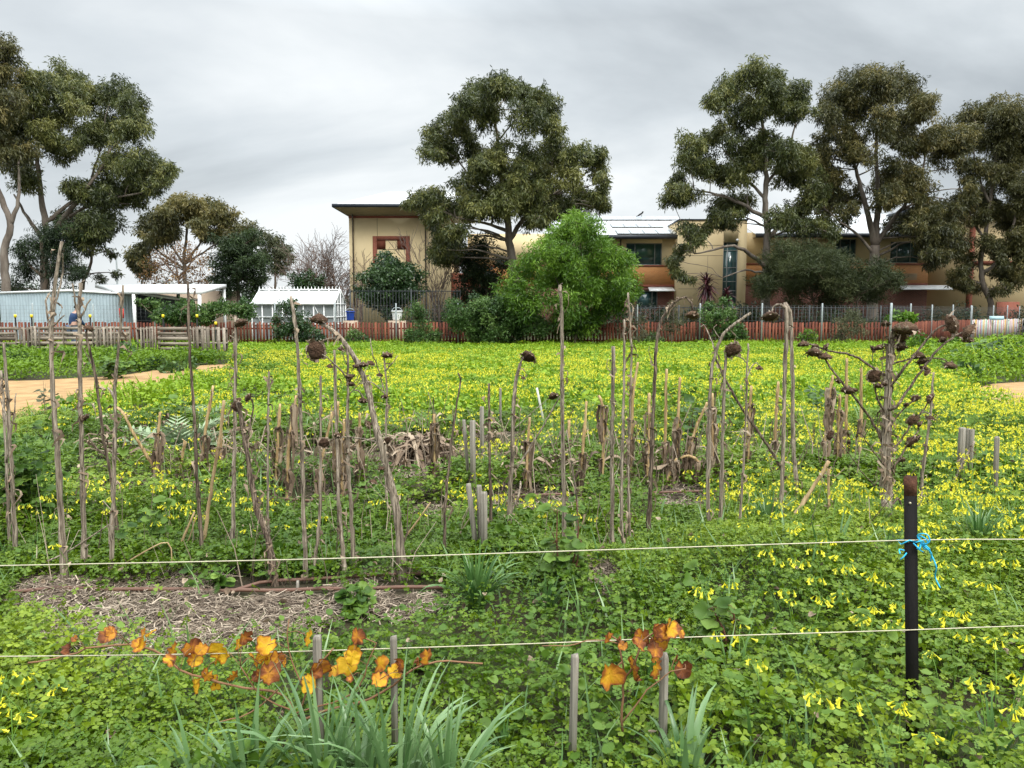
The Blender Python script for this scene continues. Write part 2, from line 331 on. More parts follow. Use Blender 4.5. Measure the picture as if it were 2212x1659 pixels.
# ------------------------------------------------------------------ school building
def XZ(u,v,Y):
    p=P(u,v,Y);return p[0],p[2]
def wall(mb,x0,x1,z0,z1,Y,th,ops=(),tint=.5):
    xs_=sorted({x0,x1,*[max(x0,min(x1,o[i])) for o in ops for i in (0,1)]})
    for a,b in zip(xs_[:-1],xs_[1:]):
        cuts=sorted([(o[2],o[3]) for o in ops if o[0]<(a+b)/2<o[1]]);z=z0
        for c,d in cuts:
            if c>z: mb.box((a,Y,z),(b,Y+th,c),tint)
            z=max(z,d)
        if z<z1: mb.box((a,Y,z),(b,Y+th,z1),tint)
BY=60.0
bld=empty('school_building',(0,BY,0),'two storey cream school building with brick bands behind the gum trees','building')
def bpart(name,mb,m,label=None,parent=None): return part(name,mb,m,parent or bld,label=label)
def window(x0,x1,z0,z1,Y,mull=(),rails=(),blind=None):
    f=MB();t=.07
    f.box((x0,Y+.10,z0),(x0+t,Y+.18,z1));f.box((x1-t,Y+.10,z0),(x1,Y+.18,z1));f.box((x0+t,Y+.10,z0),(x1-t,Y+.18,z0+t));f.box((x0+t,Y+.10,z1-t),(x1-t,Y+.18,z1))
    for x in mull: f.box((x-.035,Y+.105,z0+t),(x+.035,Y+.175,z1-t))
    for z in rails: f.box((x0+t,Y+.11,z-.03),(x1-t,Y+.17,z+.03))
    w_=bpart('window',f,m_frame)
    g=MB();g.box((x0+t,Y+.13,z0+t),(x1-t,Y+.15,z1-t));part('pane',g,m_glass,w_)
    if blind:
        g=MB();g.box((blind[0],Y+.126,blind[1]),(blind[2],Y+.128,z1-t));part('blind',g,m_blind,w_)
    return w_
# left tower block
TY=56.0
x0,_=XZ(756,600,TY);x1,_=XZ(972,600,TY);zt=XZ(800,466,TY)[1];zb=zt-.17
fx0,fz1=XZ(805,510,TY);fx1,fz0=XZ(887,640,TY)
mb=MB();wall(mb,x0,x1,-.3,zb,TY,10);bpart('tower_wall',mb,m_render)
mb=MB();mb.box((x0-.02,TY-.03,zb),(x1+.02,TY+10,zt));bpart('brick_band',mb,m_brickr)
# raked soffit, gutter, hipped roof
ez=XZ(760,447,TY-1.5)[1];ex0=XZ(720,447,TY-1.5)[0];ex1=x1+1.4;ey=TY-1.5
mb=MB();mb.add([(x0-.02,TY,zt),(x1,TY,zt),(ex1,ey,ez),(ex0,ey,ez),(x0-.02,TY+9,zt),(ex0,TY+10.4,ez)],[[(0,3,2,1)],[(0,4,5,3)]]);bpart('soffit',mb,m_soffit)
mb=MB();mb.box((ex0-.08,ey-.12,ez-.02),(ex1,ey+.0,ez+.2));mb.box((ex0-.08,ey,ez-.02),(ex0+.04,ey+12,ez+.2));bpart('gutter',mb,m_gutter)
ra=P(836,415,TY+4.2);rb_=P(905,415,TY+4.2)
mb=MB();zz=ez+.16;mb.add([(ex0,ey,zz),(ex1,ey,zz),(ex1,TY+10,zz),(ex0,TY+10,zz),tuple(ra),(rb_[0]+3,ra[1],ra[2])],[[(0,1,5,4),(2,3,4,5)],[(0,4,3),(1,2,5)]]);bpart('tower_roof',mb,m_roofw)
def dpipe(u,Y,zt,z0=0):
    x=XZ(u,560,Y)[0];mb=MB();mb.tube([(x,Y-.09,z0),(x,Y-.09,zt-.35),(x,Y-.35,zt+.25)],.055,8);bpart('downpipe',mb,m_pipeb)
dpipe(764,TY,zt);dpipe(920,TY,zt)
# framed recess
mb=MB();t=.30
mb.box((fx0,TY-.05,fz0),(fx0+t,TY-.003,fz1));mb.box((fx1-t,TY-.05,fz0),(fx1,TY-.003,fz1));mb.box((fx0+t,TY-.05,fz1-t),(fx1-t,TY-.003,fz1));bpart('brick_frame',mb,m_brickr)
mb=MB();fw=(fx1-fx0-2*t);zp=fz1-t
for a in (0,.70): mb.box((fx0+t+fw*a,TY-.02,zp-.62),(fx0+t+fw*(a+.30),TY-.003,zp))
bpart('red_panel',mb,m_red)
mb=MB();xj=XZ(815,500,TY)[0];mb.box((xj-.012,TY-.008,fz1),(xj+.012,TY-.003,zb));mb.box((fx0+t,TY-.008,zp-.66),(fx1-t,TY-.003,zp-.63));bpart('panel_joint',mb,m_pipeb)
# brick bay right of the tower
mb=MB();bx1=XZ(1005,560,TY+1)[0];mb.box((x1+.003,TY+1,-.3),(bx1,TY+8,XZ(980,590,TY+1)[1]));bpart('brick_bay',mb,m_brickr)
# central wing
CY=BY
cx0=bx1+.01;cx1=XZ(1480,560,CY)[0]
ze=XZ(1400,511,CY)[1]
w1=(XZ(1360,0,CY)[0],XZ(1440,0,CY)[0],XZ(0,573,CY)[1],XZ(0,525,CY)[1])
w2=(XZ(1385,0,CY)[0],XZ(1432,0,CY)[0],XZ(0,668,CY)[1],XZ(0,628,CY)[1])
bz0=XZ(0,615,CY)[1];bz1=XZ(0,576,CY)[1]
mb=MB();wall(mb,cx0,cx1,bz1+.12,ze+.2,CY,6,[w1]);bpart('upper_wall',mb,m_render)
mb=MB();wall(mb,cx0,cx1,bz0,bz1,CY-.02,6);bpart('orange_brick_band',mb,m_bricko)
mb=MB();mb.box((cx0,CY-.05,bz1),(cx1,CY+.5,bz1+.12));mb.box((cx0,CY-.05,bz0-.2),(cx1,CY+.5,bz0));bpart('brick_sill',mb,m_brickr)
mb=MB();wall(mb,cx0,cx1,-.3,bz0-.2,CY,6,[w2]);bpart('lower_brick_wall',mb,m_bricklow)
window(*w1,CY,mull=[XZ(1380,0,CY)[0],XZ(1424,0,CY)[0]],blind=(XZ(1382,0,CY)[0],XZ(0,556,CY)[1],XZ(1423,0,CY)[0]))
window(*w2,CY,mull=[XZ(1420,0,CY)[0]])
def awning(u0,u1,v0,v1,Y):
    a=XZ(u0,v0,Y);b=XZ(u1,v1,Y);mb=MB();pr=.9;zf=b[1]-.08
    mb.add([(a[0],Y-.06,a[1]),(b[0],Y-.06,a[1]),(b[0]+.05,Y-pr,zf),(a[0]-.05,Y-pr,zf),(a[0],Y-.06,a[1]-.06),(b[0],Y-.06,a[1]-.06),(b[0]+.05,Y-pr,zf-.06),(a[0]-.05,Y-pr,zf-.06)],
      [[(3,2,1,0),(4,5,6,7),(3,7,6,2),(0,4,7,3),(1,2,6,5),(0,1,5,4)]]);bpart('awning',mb,m_white)
awning(1400,1452,620,626,CY)
# central roof with solar panels
def slope(name,u0,u1,ve,vr,Y,run,m,xr0=0,xr1=0):
    a=P(u0,ve,Y-.7);b=P(u1,ve,Y-.7);r=P(0,vr,Y-.7+run)[2];mb=MB()
    V=[(a[0],a[1],a[2]),(b[0],a[1],a[2]),(b[0]-xr1,Y-.7+run,r),(a[0]+xr0,Y-.7+run,r)]
    mb.add(V+[(x,y,z-.08) for x,y,z in V],[[(0,1,2,3),(7,6,5,4),(0,4,5,1),(1,5,6,2),(2,6,7,3),(3,7,4,0)]]);bpart(name,mb,m);return V
V=slope('metal_roof',1180,1486,508,469,CY,7.5,m_roofw)
mb=MB();mb.box((V[0][0],CY-.84,V[0][2]-.28),(V[1][0],CY-.71,V[0][2]+.02));bpart('gutter',mb,m_gutter)
mb=MB();mb.box((V[0][0],CY-.71,V[0][2]-.26),(V[1][0],CY-.0,V[0][2]-.2));bpart('soffit',mb,m_soffit)
dpipe(1340,CY,ze)
A=np.array(V[0]);eu=np.array((1.,0,0));ev=np.array(V[3])-A;L_=np.linalg.norm(ev);ev=ev/L_;en=np.cross(eu,ev)
def solar(s0,t0):
    mb=MB();c=A+eu*s0+ev*t0+en*.10;w_,h_=1.02,1.62
    q=[c,c+eu*w_,c+eu*w_+ev*h_,c+ev*h_];mb.add(q+[x-en*.04 for x in q],[[(0,1,2,3),(0,4,5,1),(1,5,6,2),(2,6,7,3),(3,7,4,0)]])
    s=bpart('solar_panel',mb,m_frame);g=MB()
    for i in range(2):
        for j in range(3):
            a=c+eu*(.03+i*.485)+ev*(.03+j*.525)+en*.004
            g.add([a,a+eu*.47,a+eu*.47+ev*.51,a+ev*.51],[[(0,1,2,3)]])
    part('solar_cells',g,m_solar,s)
for k in range(9): solar(XZ(1262+k*28,0,CY)[0]-A[0],L_-1.75)
for k in range(4): solar(XZ(1335+k*30,0,CY)[0]-A[0],L_*.5-1.1)
for k in range(5): solar(XZ(1338+k*30,0,CY)[0]-A[0],.15)
# stair tower
SY=58.5
sx0=XZ(1478,0,SY)[0];sx1=XZ(1628,0,SY)[0];sz=XZ(0,476,SY)[1]
wv=(XZ(1576,0,SY)[0],XZ(1609,0,SY)[0],XZ(0,662,SY)[1],XZ(0,523,SY)[1])
mb=MB();wall(mb,sx0,sx1,-.3,sz,SY,5,[wv]);bpart('stair_tower_wall',mb,m_rendert)
mb=MB();mb.box((sx0-.06,SY-.06,sz),(sx1+.06,SY+5.06,sz+.1));bpart('parapet_cap',mb,m_gutter)
window(*wv,SY,mull=[XZ(1586,0,SY)[0]],rails=[XZ(0,v,SY)[1] for v in (541,578,608,628)])
mb=MB()
for v in (530,552,604,624): mb.box((sx0,SY-.006,XZ(0,v,SY)[1]-.012),(wv[0]-.02,SY-.002,XZ(0,v,SY)[1]+.012))
mb.box((XZ(1542,0,SY)[0]-.01,SY-.006,0),(XZ(1542,0,SY)[0]+.01,SY-.002,XZ(0,553,SY)[1]));bpart('panel_joint',mb,m_pipeb)
mb=MB();mb.tube([P(1593,519,SY-.05),P(1593,519,SY-.22)],[.12,.07],10);bpart('wall_lamp',mb,m_white)
# right wing
WY=60.5
rx0=sx1+.01;rx1=XZ(2034,0,WY)[0]
rw=[(XZ(1826,0,WY)[0],XZ(1872,0,WY)[0],XZ(0,557,WY)[1],XZ(0,516,WY)[1]),(XZ(1948,0,WY)[0],XZ(2012,0,WY)[0],XZ(0,568,WY)[1],XZ(0,522,WY)[1])]
qz1=XZ(0,572,WY)[1];qz0=XZ(0,612,WY)[1];re=XZ(0,508,WY)[1]
mb=MB();wall(mb,rx0,rx1,qz1+.12,re+.2,WY,6,rw);bpart('upper_wall',mb,m_rendert)
mb=MB();wall(mb,rx0,rx1,qz0,qz1,WY-.02,6);bpart('orange_brick_band',mb,m_bricko)
mb=MB();mb.box((rx0,WY-.05,qz1),(rx1,WY+.5,qz1+.12));mb.box((rx0,WY-.05,qz0-.16),(rx1,WY+.5,qz0));bpart('brick_sill',mb,m_brickr)
mb=MB();wall(mb,rx0,rx1,-.3,qz0-.16,WY,6);bpart('lower_brick_wall',mb,m_bricklow)
for w_ in rw: window(*w_,WY,mull=[w_[0]+(w_[1]-w_[0])*.25,w_[0]+(w_[1]-w_[0])*.72])
vx=XZ(1975,0,WY)[0];mb=MB();vz=XZ(0,604,WY)[1]
for i in range(5): mb.box((vx,WY-.05,vz+.1*i),(vx+1.2,WY-.03,vz+.1*i+.06))
bpart('wall_vent',mb,m_soffit)
awning(1938,2044,616,623,WY)
V=slope('metal_roof',1632,2046,505,462,WY,8,m_roofw)
mb=MB();mb.box((V[0][0],WY-.84,V[0][2]-.28),(V[1][0],WY-.71,V[0][2]+.02));bpart('gutter',mb,m_gutter)
mb=MB();mb.box((V[0][0],WY-.71,V[0][2]-.26),(V[1][0],WY,V[0][2]-.2));bpart('soffit',mb,m_soffit)
lx0,lz0=XZ(1665,502,WY+2);lx1,lz1=XZ(1712,474,WY+2);mb=MB()
for i in range(8):
    z=lz0+(lz1-lz0)*i/8;mb.box((lx0,WY+2,z),(lx1,WY+2.2,z+.07))
bpart('louvre_screen',mb,m_soffit)
mb=MB();mb.box((lx0,WY+2.25,lz0-.4),(lx1,WY+4,lz1));bpart('plant_box',mb,m_shedd)
# far right block
FY=62.0
hx0=XZ(2036,0,FY)[0];hx1=hx0+14;hz=XZ(0,452,FY)[1]
mb=MB();wall(mb,hx0,hx1,-.3,hz,FY,9);bpart('end_block_wall',mb,m_rendert)
mb=MB();px0=XZ(2122,0,FY)[0];mb.box((px0,FY-.12,-.3),(px0+.42,FY-.003,hz-.6));z=XZ(0,572,FY)[1]
mb.box((XZ(2133,0,FY)[0]+.05,FY-.06,z),(hx1,FY-.003,z+.3));mb.box((XZ(2190,0,FY)[0],FY-.13,-.3),(XZ(2240,0,FY)[0],FY-.063,2.4));bpart('brick_pier',mb,m_brickr)
mb=MB();e=1.2;zz=hz+.1;mb.box((hx0-e,FY-e,zz-.12),(hx1,FY+9,zz+.1));bpart('eave',mb,m_gutter)
mb=MB();mb.add([(hx0-e,FY-e,zz+.1),(hx1,FY-e,zz+.1),(hx1,FY+10,zz+.1),(hx0-e,FY+10,zz+.1),(hx0+4,FY+4,zz+.85),(hx1,FY+4,zz+.85)],[[(0,1,5,4),(2,3,4,5)],[(0,4,3)]]);bpart('end_block_roof',mb,m_roofw)
# ------------------------------------------------------------------ trees
LEAF=np.array([(0,0,0),(.5,.5,.0),(0,1,0),(-.5,.5,0)])
def leaves(mb,c,r,dens,L,W,droop,tint,r_,flat=.8,shell=.3,up=0):
    """leaf quads in the ellipsoids c (n,3), r (n,)"""
    cnt=np.maximum(6,(dens*r*r).astype(int));idx=np.repeat(np.arange(len(c)),cnt);n=len(idx)
    d=normal(r_.normal(size=(n,3)));rad=r_.random(n)**(1/3)
    rad=np.where(r_.random(n)<shell,.7+.35*r_.random(n),rad)
    d[:,2]=np.where(r_.random(n)<.3,np.abs(d[:,2]),d[:,2])
    rr=r[idx]*(1+.42*np.sin(d[:,0]*6+idx)*np.cos(d[:,2]*5+idx*1.7))
    p=c[idx]+d*(rad*rr)[:,None]*np.array((1,1,flat))
    ax=normal(r_.normal(size=(n,3))*(1-droop*.62)+np.array((0,0,-droop))+d*(.35+up)+np.array((0,0,up)))
    s=normal(np.cross(ax,r_.normal(size=(n,3))))
    l=(L*r_.uniform(.65,1.3,n))[:,None];w_=(W*r_.uniform(.7,1.25,n))[:,None]
    V=np.stack([p,p+ax*l*.5+s*w_*.5,p+ax*l,p+ax*l*.5-s*w_*.5],1).reshape(-1,3)
    F=np.arange(n*4).reshape(-1,4)
    tt=np.clip(tint[idx]+r_.normal(0,.11,n),0,1)
    mb.add(V,[F],np.repeat(tt,4))
def tree(name,label,cat,Y,trunks,blobs,leaf,bark,L=.27,W=.062,dens=600,droop=.8,sub=23,depth=None,group=None,seed=1,flat=1.0,limb=.055,ragged=1.5,tintbase=.5,up=0,crown='crown',tsp=.22,fill=1.15,ssize=(.19,.40)):
    r_=np.random.default_rng(seed)
    B=np.array([(b+(0,))[:4] for b in blobs],float);k=Y/FQ
    if len(B)>=14 and fill:                       # clumps between neighbouring clumps close the crown
        E=[]
        for i in range(len(B)):
            dd=np.hypot(B[:,0]-B[i,0],B[:,1]-B[i,1]);dd[i]=1e9
            for j in np.argsort(dd)[:2]:
                if dd[j]<fill*(B[i,2]+B[j,2]): E.append(((B[i,0]+B[j,0])/2,(B[i,1]+B[j,1])/2+3,(B[i,2]+B[j,2])*.36,(B[i,3]+B[j,3])/2+r_.normal(0,.07)))
        B=np.vstack([B,E])
    cen=np.array([P(u,v,Y) for u,v,_,_ in B]);rad=B[:,2]*k*1.12
    if depth is None: depth=(cen[:,0].max()-cen[:,0].min())*.30
    mx_=cen[:,0].mean();hw=max(.5,np.ptp(cen[:,0])/2)
    env=np.sqrt(np.clip(1-((cen[:,0]-mx_)/(hw*1.15))**2,.08,1))
    off=r_.uniform(-1,1,len(cen))*depth*env
    sc=1+off/Y                                   # keep the outline while moving in depth
    cen=np.stack([cen[:,0]*sc,Y+off,CH+(cen[:,2]-CH)*sc],-1);rad=rad*sc
    tb=P(trunks[0][0][0][0],trunks[0][0][0][1],Y) if trunks else np.array((cen[:,0].mean(),Y,0))
    base=np.array((tb[0],Y,0.0))
    T=empty(name,base,label,cat,group)
    mb=MB();nodes=[]
    for tr in trunks:
        pts=[P(u,v,Y+(tr[3] if len(tr)>3 else 0)*min(1,i/2)) for i,(u,v) in enumerate(tr[0])]
        if tr is trunks[0]: pts=[np.array((pts[0][0],Y,-.15))]+pts
        pts=spline(pts,.45);n=len(pts);rr=np.linspace(tr[1],tr[2],n);pts[1:-1]+=r_.normal(0,.025,(max(0,n-2),3))
        mb.tube(pts,rr,9,jit=.08);nodes+=[(p,q) for p,q in zip(pts,rr)]
    # limbs from the trunk to the clumps
    sc_c=[];sc_r=[];sc_t=[]
    NP=np.array([n_[0] for n_ in nodes]) if nodes else None
    for i,(c,r) in enumerate(zip(cen,rad)):
        if nodes and i<len(blobs):
            dd=np.linalg.norm(NP-c,axis=1)+np.where(NP[:,2]>c[2]-.2*r,3+2*(NP[:,2]-c[2]+.2*r),0);j=int(dd.argmin());a=NP[j];q=min(nodes[j][1]*.55,limb*(.4+.22*np.linalg.norm(a-c)))
            m_=(a+c)/2+np.array((0,0,.10*np.linalg.norm(c-a)))+r_.normal(0,.2,3)
            pts=spline([a,m_,c],.5)
            mb.tube(pts+np.vstack([np.zeros(3),r_.normal(0,.035,(len(pts)-1,3))]),np.linspace(q,.018,len(pts)),6)
        m=max(3,int(sub*(.6+.4*r)));
        d=normal(r_.normal(size=(m,3)))*(r_.random(m)**.4*r_.uniform(.75,1.2,m))[:,None]*r*.86
        pc=c+d*np.array((1,1,.85));pr=r*r_.uniform(*ssize,m)
        tb_=np.clip(tintbase+B[i,3]+r_.normal(0,.08)+r_.normal(0,tsp,m),.02,.98)
        for p_ in pc[:9 if nodes else 0]: mb.tube([c,(c+p_)/2+r_.normal(0,.06,3),p_],[.02,.014,.006],4,cap=False)
        sc_c.append(pc);sc_r.append(pr);sc_t.append(tb_)
    if mb.n: part('trunk',mb,bark,T,True)
    cm=MB();leaves(cm,np.concatenate(sc_c),np.concatenate(sc_r),dens,L,W,droop,np.concatenate(sc_t),r_,flat,up=up)
    # loose sprays beyond the clumps so the outline stays ragged
    cc=np.concatenate(sc_c);cr=np.concatenate(sc_r);pick=r_.random(len(cc))<.55*ragged;e=normal(r_.normal(size=(pick.sum(),3)))
    leaves(cm,cc[pick]+e*cr[pick][:,None]*1.12,cr[pick]*.42,dens*1.1,L,W,droop,np.concatenate(sc_t)[pick],r_,flat,up=up)
    part(crown,cm,leaf,T)
    return T
# central gum
tree('gum_tree','large gum tree with drooping olive crown standing alone between the school blocks','tree',48,
 [([(1108,640),(1106,560),(1100,520),(1096,470),(1085,400),(1075,320),(1070,240)],.36,.07),([(1098,500),(1060,486),(1020,476),(985,470)],.12,.04,-1),([(1100,520),(1150,440),(1185,380),(1200,320)],.16,.05,1.),([(1092,460),(1030,400),(985,340)],.13,.04,.8),([(1150,440),(1230,400),(1270,370)],.10,.04)],
 [(1075,182,36,-.1),(1040,205,38,-.1),(1112,195,34,-.1),(1160,203,28,-.1),(1188,222,26,-.1),(1005,225,30,-.1),(985,258,36),(1050,252,38),(1140,252,42),(1190,270,28),(945,288,34),(970,328,33),(922,330,22),(1012,300,26),(1200,312,30),(1235,335,24),(1060,365,42),(1010,398,36),(1120,368,30),(1100,428,46),(930,428,33),(902,430,25),(960,448,36),(1020,458,28),(930,470,26),(990,500,26),(960,520,24),(1170,398,42),(1230,380,36,.3),(1285,345,33),(1302,388,23),(1250,325,22),(1200,438,38),(1260,418,30,.15),(1302,420,16),(1312,448,10),(1150,468,33),(950,505,20),(1040,345,20),(882,440,12),(1215,350,22),(1300,330,16),(960,555,26),(985,540,24),(1080,318,30),(1110,402,45),(1150,424,40),(1030,345,32),(1135,330,32),(1180,350,28),(1060,440,40),(1010,440,30),(1290,440,20),(1230,450,30),(940,540,26),(1180,470,28)],
 m_gum,m_bark,seed=11)
# left pair and their understorey
tree('gum_tree','tall spreading gum tree with pale forked trunks behind the blue steel shed','tree',50,
 [([(97,640),(97,560),(101,500),(92,450),(85,400),(80,300)],.34,.10),([(100,545),(130,480),(170,430),(215,370),(240,320)],.20,.05,-1),([(98,480),(150,440),(190,400),(215,330)],.14,.05,1.2),([(130,480),(200,440),(280,420),(330,410)],.11,.04,-.6),([(95,520),(60,470),(30,420)],.15,.05)],
 [(75,182,44),(140,168,36,.15),(180,210,40),(130,232,42),(60,238,42),(250,205,38,-.1),(290,232,30,-.1),(292,278,35,-.1),(235,280,42,-.05),(190,290,36),(20,292,46,.1),(42,342,36,.1),(130,326,34,.1),(250,350,42),(310,350,40),(348,372,34),(300,398,34),(368,362,16),(200,420,46,-.15),(250,420,38,-.15),(170,478,46,-.2),(230,480,38,-.2),(200,522,30,-.2),(338,408,18),(300,442,16),(95,280,34),(60,400,28),(150,400,30,-.1)],
 m_gum,m_bark,seed=12)
tree('gum_tree','gum tree at the left edge of the picture with a bare grey trunk','tree',46,
 [([(14,640),(9,540),(22,490),(4,430),(-20,360),(-30,260)],.30,.08),([(22,490),(40,430),(40,350)],.14,.05)],
 [(-20,122,52),(12,100,26),(-45,200,60),(15,215,36),(-30,330,60),(28,322,40,.1),(-70,270,60),(-20,260,44,.1),(12,160,26)],m_gumb,m_bark,seed=13)
tree('she_oak_tree','very dark dense tree beneath the tall left gum behind the shed','tree',47,
 [([(95,640),(100,600),(92,560),(90,520)],.20,.08),([(100,600),(130,560),(140,530)],.10,.05),([(98,600),(60,570),(50,550)],.1,.05)],
 [(90,525,42),(50,542,34),(148,540,36),(60,580,34),(122,578,40),(165,590,26),(30,622,30),(105,520,34),(160,500,30),(130,505,30)],m_darkl,m_barkd,L=.24,W=.04,dens=560,seed=14,tintbase=.4)
tree('young_gum_tree','small leaning gum with open crown beside the curved street lamp','tree',52,
 [([(178,622),(192,580),(206,520),(215,470)],.16,.05),([(206,520),(235,550),(245,548)],.05,.02)],
 [(212,505,18),(242,548,13),(200,492,22),(225,470,22),(188,540,14),(172,585,18),(215,600,12),(250,590,10)],m_gum,m_barkd,seed=15,tintbase=.4)
tree('gum_tree','rusty topped spreading gum tree far behind the white carport','tree',78,
 [([(400,600),(398,560),(402,520),(405,470)],.26,.10),([(400,575),(370,530),(345,490)],.14,.05),([(400,570),(435,520),(450,480)],.14,.05),([(400,570),(460,530),(490,500)],.12,.05),([(398,580),(340,540),(315,500)],.12,.04)],
 [(400,446,34,.25),(350,470,30,.2),(440,455,30,.15),(478,458,30,.05),(490,490,26),(430,490,26,.1),(370,500,26,.1),(318,492,26),(300,540,24,-.1),(312,580,24,-.1),(540,502,30,-.15),(520,530,28,-.1),(380,430,16,.3),(460,512,24),(502,520,24),(335,520,22),(285,565,16),(360,455,22,.25),(420,440,22,.3)],
 m_gumb,m_bark,L=.42,W=.11,dens=230,seed=16,tintbase=.45)
tree('autumn_tree','half bare tree with sparse rusty orange leaves behind the carport','tree',62,
 [([(385,640),(385,600),(378,560),(380,530)],.12,.04),([(385,600),(350,560),(335,540)],.08,.03),([(385,600),(420,560),(435,540)],.08,.03),([(385,605),(410,570),(405,520)],.07,.02)],
 [(380,560,40),(340,572,34),(430,570,36),(402,600,36),(322,602,26),(450,600,22),(360,610,30),(430,610,24),(405,540,24)],m_orange,m_twig,L=.15,W=.10,dens=110,droop=.3,seed=17,sub=14)
tree('round_evergreen_tree','dark rounded evergreen tree left of the white greenhouse','tree',52,
 [([(515,650),(515,610),(512,580)],.16,.07)],
 [(500,540,36,.15),(540,520,32,.2),(482,570,32),(540,570,38),(510,600,42,-.1),(560,600,28),(472,600,22),(520,550,36,.1),(570,560,22,.1),(490,622,26,-.1),(545,625,24,-.1)],m_darkl,m_barkd,L=.24,W=.06,dens=520,droop=.4,seed=18,tintbase=.55,flat=.6)
tree('grey_green_tree','pale grey green tree top showing between evergreen and bare branches','tree',70,
 [([(595,640),(595,580),(592,540)],.15,.06)],
 [(590,522,24),(612,536,20),(570,512,18),(622,556,16),(598,550,26),(575,545,22),(600,580,28)],m_olive,m_barkd,L=.32,W=.09,dens=230,seed=19,tintbase=.35)
tree('round_shrub','small dark shrub behind the greenhouse roof ridge','shrub',54,[([(655,650),(655,620)],.08,.04)],
 [(640,602,20),(668,604,22),(692,612,16),(655,620,24),(680,626,20)],m_citrus,m_barkd,L=.2,W=.08,dens=420,droop=.3,seed=20)
tree('citrus_tree','round glossy dark tree in front of the framed brick panel','tree',46,
 [([(858,690),(856,660),(850,630)],.11,.05),([(858,680),(880,650),(890,630)],.06,.03),([(857,675),(825,650),(810,630)],.06,.03)],
 [(840,572,34),(806,600,32),(878,598,34),(832,628,40),(870,632,38),(790,630,26),(898,632,20),(845,600,40),(815,655,22,-.1),(850,660,24,-.1),(838,680,16,-.1)],m_citrus,m_barkd,L=.19,W=.085,dens=620,droop=.35,seed=21,flat=.95)
tree('evergreen_shrub','dark rounded shrubs massed under the central gum trunk','shrub',51,[([(1010,690),(1010,640)],.12,.06),([(1050,690),(1050,600)],.1,.05)],
 [(1000,562,34),(1040,542,34),(1012,602,34),(1060,602,34),(1002,642,28),(1048,640,30),(982,530,24),(1085,570,26),(1030,580,34)],m_darkl,m_barkd,L=.24,W=.07,dens=460,droop=.4,seed=22,tintbase=.45)
tree('wattle_tree','bright green bushy wattle tree standing against the red picket fence','tree',34,
 [([(1240,742),(1252,690),(1262,640),(1260,580)],.09,.04),([(1246,720),(1225,660),(1200,600)],.05,.02),([(1252,690),(1300,620),(1320,580)],.05,.02)],
 [(1240,492,36,.12),(1280,500,34,.1),(1202,502,30,.12),(1172,542,36,.05),(1232,550,46,.08),(1300,550,42,.08),(1345,562,34,.08),(1132,582,36,.05),(1190,600,46),(1260,608,50),(1320,610,46),(1362,612,26),(1104,622,32),(1150,648,44,-.05),(1220,660,46,-.08),(1290,660,44,-.08),(1340,650,32,-.05),(1102,652,26),(1376,632,14),(1250,470,20,.15),(1250,600,44),(1215,560,40,.05),(1215,700,32,-.12),(1270,702,32,-.12)],
 m_wattle,m_barkd,L=.21,W=.042,dens=900,droop=.6,seed=23,depth=1.7,limb=.02,sub=15,tsp=.2,ssize=(.26,.46))
tree('hedge_shrub','broad dark hedge shrub covering the fence left of the bright wattle','shrub',33.6,[([(1070,742),(1070,700)],.06,.03)],
 [(1000,680,36),(1040,668,38),(1080,672,42),(1130,690,42),(1060,710,40),(1012,704,34),(1110,718,32),(1160,712,32),(985,662,22),(1095,696,40),(1040,722,30),(1135,666,32),(975,690,20)],m_shrub,m_barkd,L=.11,W=.055,dens=1500,droop=.35,seed=24,depth=.7,tintbase=.42)
# gums on the right
tree('gum_tree','tall open gum with low side branches before the stair tower','tree',50,
 [([(1655,652),(1655,560),(1658,490),(1652,440),(1655,380),(1648,280),(1645,200)],.34,.06),([(1655,580),(1625,552),(1585,532),(1540,540),(1500,548)],.15,.04,-1.4),([(1655,590),(1610,585),(1560,600)],.08,.03,-1.2),([(1657,520),(1690,480),(1730,440),(1755,400)],.16,.05,1),([(1654,470),(1600,440),(1550,420),(1500,410)],.14,.04),([(1654,430),(1600,370),(1560,320)],.11,.04),([(1655,400),(1700,330),(1720,260)],.11,.04)],
 [(1620,152,32),(1658,168,33),(1580,192,35),(1556,220,26),(1532,216,20),(1682,202,35),(1730,192,26),(1640,222,38),(1610,252,38),(1692,240,36),(1738,240,23),(1490,312,29,.1),(1532,300,28,.1),(1560,280,22),(1600,320,33),(1492,350,34),(1540,370,38),(1590,380,36),(1460,392,23),(1452,430,26),(1490,420,28,.1),(1640,350,30),(1690,330,36),(1740,330,28,.1),(1700,380,36),(1748,380,32),(1760,430,32),(1722,452,28),(1540,478,22,.1),(1580,480,18),(1502,520,20),(1472,540,17),(1452,562,16),(1462,590,15),(1490,602,12),(1480,490,20),(1600,440,34),(1560,440,30),(1650,302,30),(1680,470,28),(1780,480,24),(1800,505,22),(1620,340,30),(1510,500,22),(1700,480,24,-.1),(1740,490,24,-.1)],
 m_gum,m_bark,seed=25,tintbase=.48)
